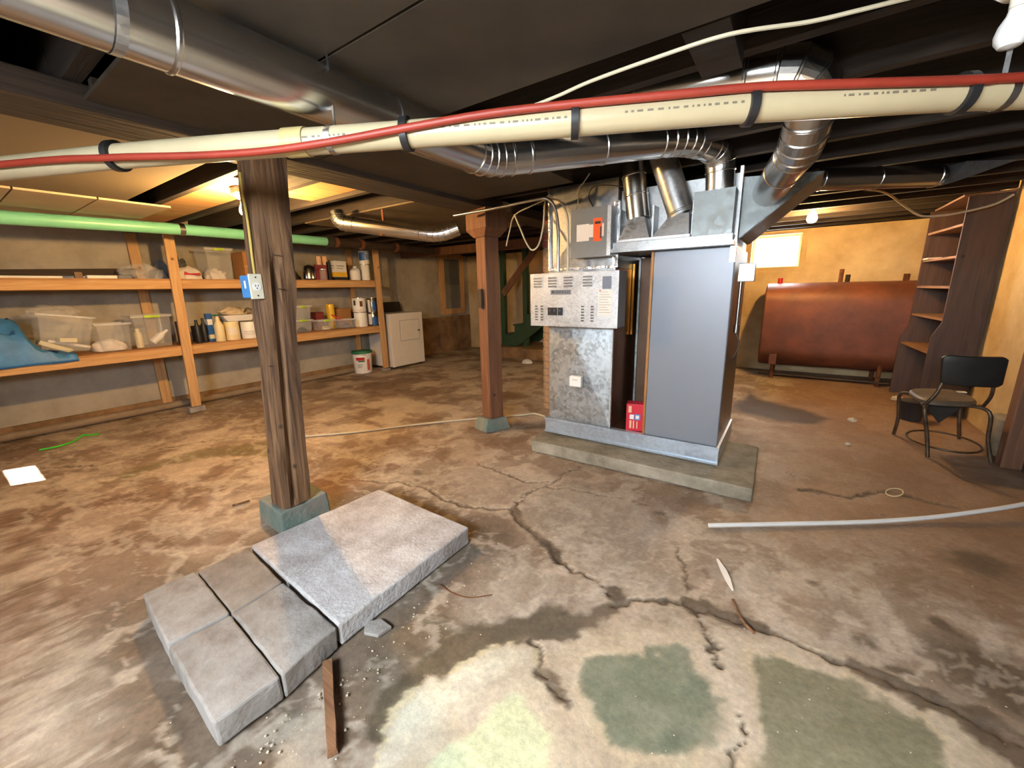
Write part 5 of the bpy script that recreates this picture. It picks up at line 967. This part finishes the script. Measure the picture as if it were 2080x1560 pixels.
for _ in range(300):
    t = r2.random(); px = 440+t*560+r2.gauss(0, 60); py = 1500-t*420+abs(r2.gauss(0, 60))+10
    q = onz(px, py)
    if q.y < .2 or (-2.12 < q.x < -1.16 and .17 < q.y < 1.5): continue
    chip(px, py, r2.choice((.0016, .002, .003, .005)))
for _ in range(120): chip(r2.uniform(0, 2080), r2.uniform(950, 1540), r2.choice((.0015, .002, .003))) if True else None
dpo = dp.build('plaster_crumbs', 'dirt_white'); tag(dpo, 'scattered tiny pale crumbs of plaster on the floor', 'debris', kind='stuff')

# ================================================================ CABLES BY THE FURNACE
rod('metal_conduit', 'straight shiny metal conduit under the beam, bending down to the heater box', 'conduit', [ony(922, 438, 2.60), ony(1000, 424, 2.60), ony(1085, 406, 2.60), ony(1112, 404, 2.62), ony(1128, 425, 2.66), ony(1134, 470, 2.70), ony(1134, 520, 2.72), ony(1134, 551, 2.72)], .011, 'steel', 4, 10)
rod('flex_conduit', 'second metal conduit dropping into the heater box top', 'conduit', [ony(1100, 402, 2.66), ony(1135, 408, 2.68), ony(1152, 440, 2.70), ony(1154, 500, 2.73), ony(1154, 550, 2.73)], .008, 'cable_tan', 4, 10)
rod('hanging_cable', 'tan cable hanging in a loop left of the heater box', 'cable', [ony(1045, 436, 2.68), ony(1055, 460, 2.66), ony(1070, 495, 2.64), ony(1082, 508, 2.64), ony(1095, 495, 2.64), ony(1104, 455, 2.64), ony(1108, 405, 2.66), ony(1120, 398, 2.68)], .006, 'cable_tan')
rod('hanging_cable', 'tan cable drooping along the brown post beside the conduit', 'cable', [ony(1110, 405, 2.7), ony(1080, 418, 2.7), ony(1045, 438, 2.7), ony(1035, 470, 2.72), ony(1028, 500, 2.74)], .005, 'cable_tan')
rod('dark_wire', 'dark looping control wire above the control box', 'cable', [ony(1205, 420, 2.78), ony(1196, 400, 2.77), ony(1205, 380, 2.77), ony(1230, 376, 2.77), ony(1272, 380, 2.78)], .003, 'cable_dark'); rod('white_wire', 'pale wire dropping behind the control box from the ceiling', 'cable', [ony(1198, 352, 2.77), ony(1186, 370, 2.77), ony(1175, 385, 2.77), ony(1174, 415, 2.77), ony(1165, 428, 2.77), ony(1152, 420, 2.77)], .0045, 'cable_tan')
rod('sagging_cable', 'cable sagging from the far joists across the bookcase', 'cable', [ony(1755, 385, 4.5), ony(1800, 392, 4.75), ony(1840, 420, 5.0), ony(1870, 438, 5.12), ony(1910, 438, 5.14), ony(1960, 430, 5.2), ony(2020, 415, 5.25), ony(2060, 395, 5.25)], .009, 'cable_tan')
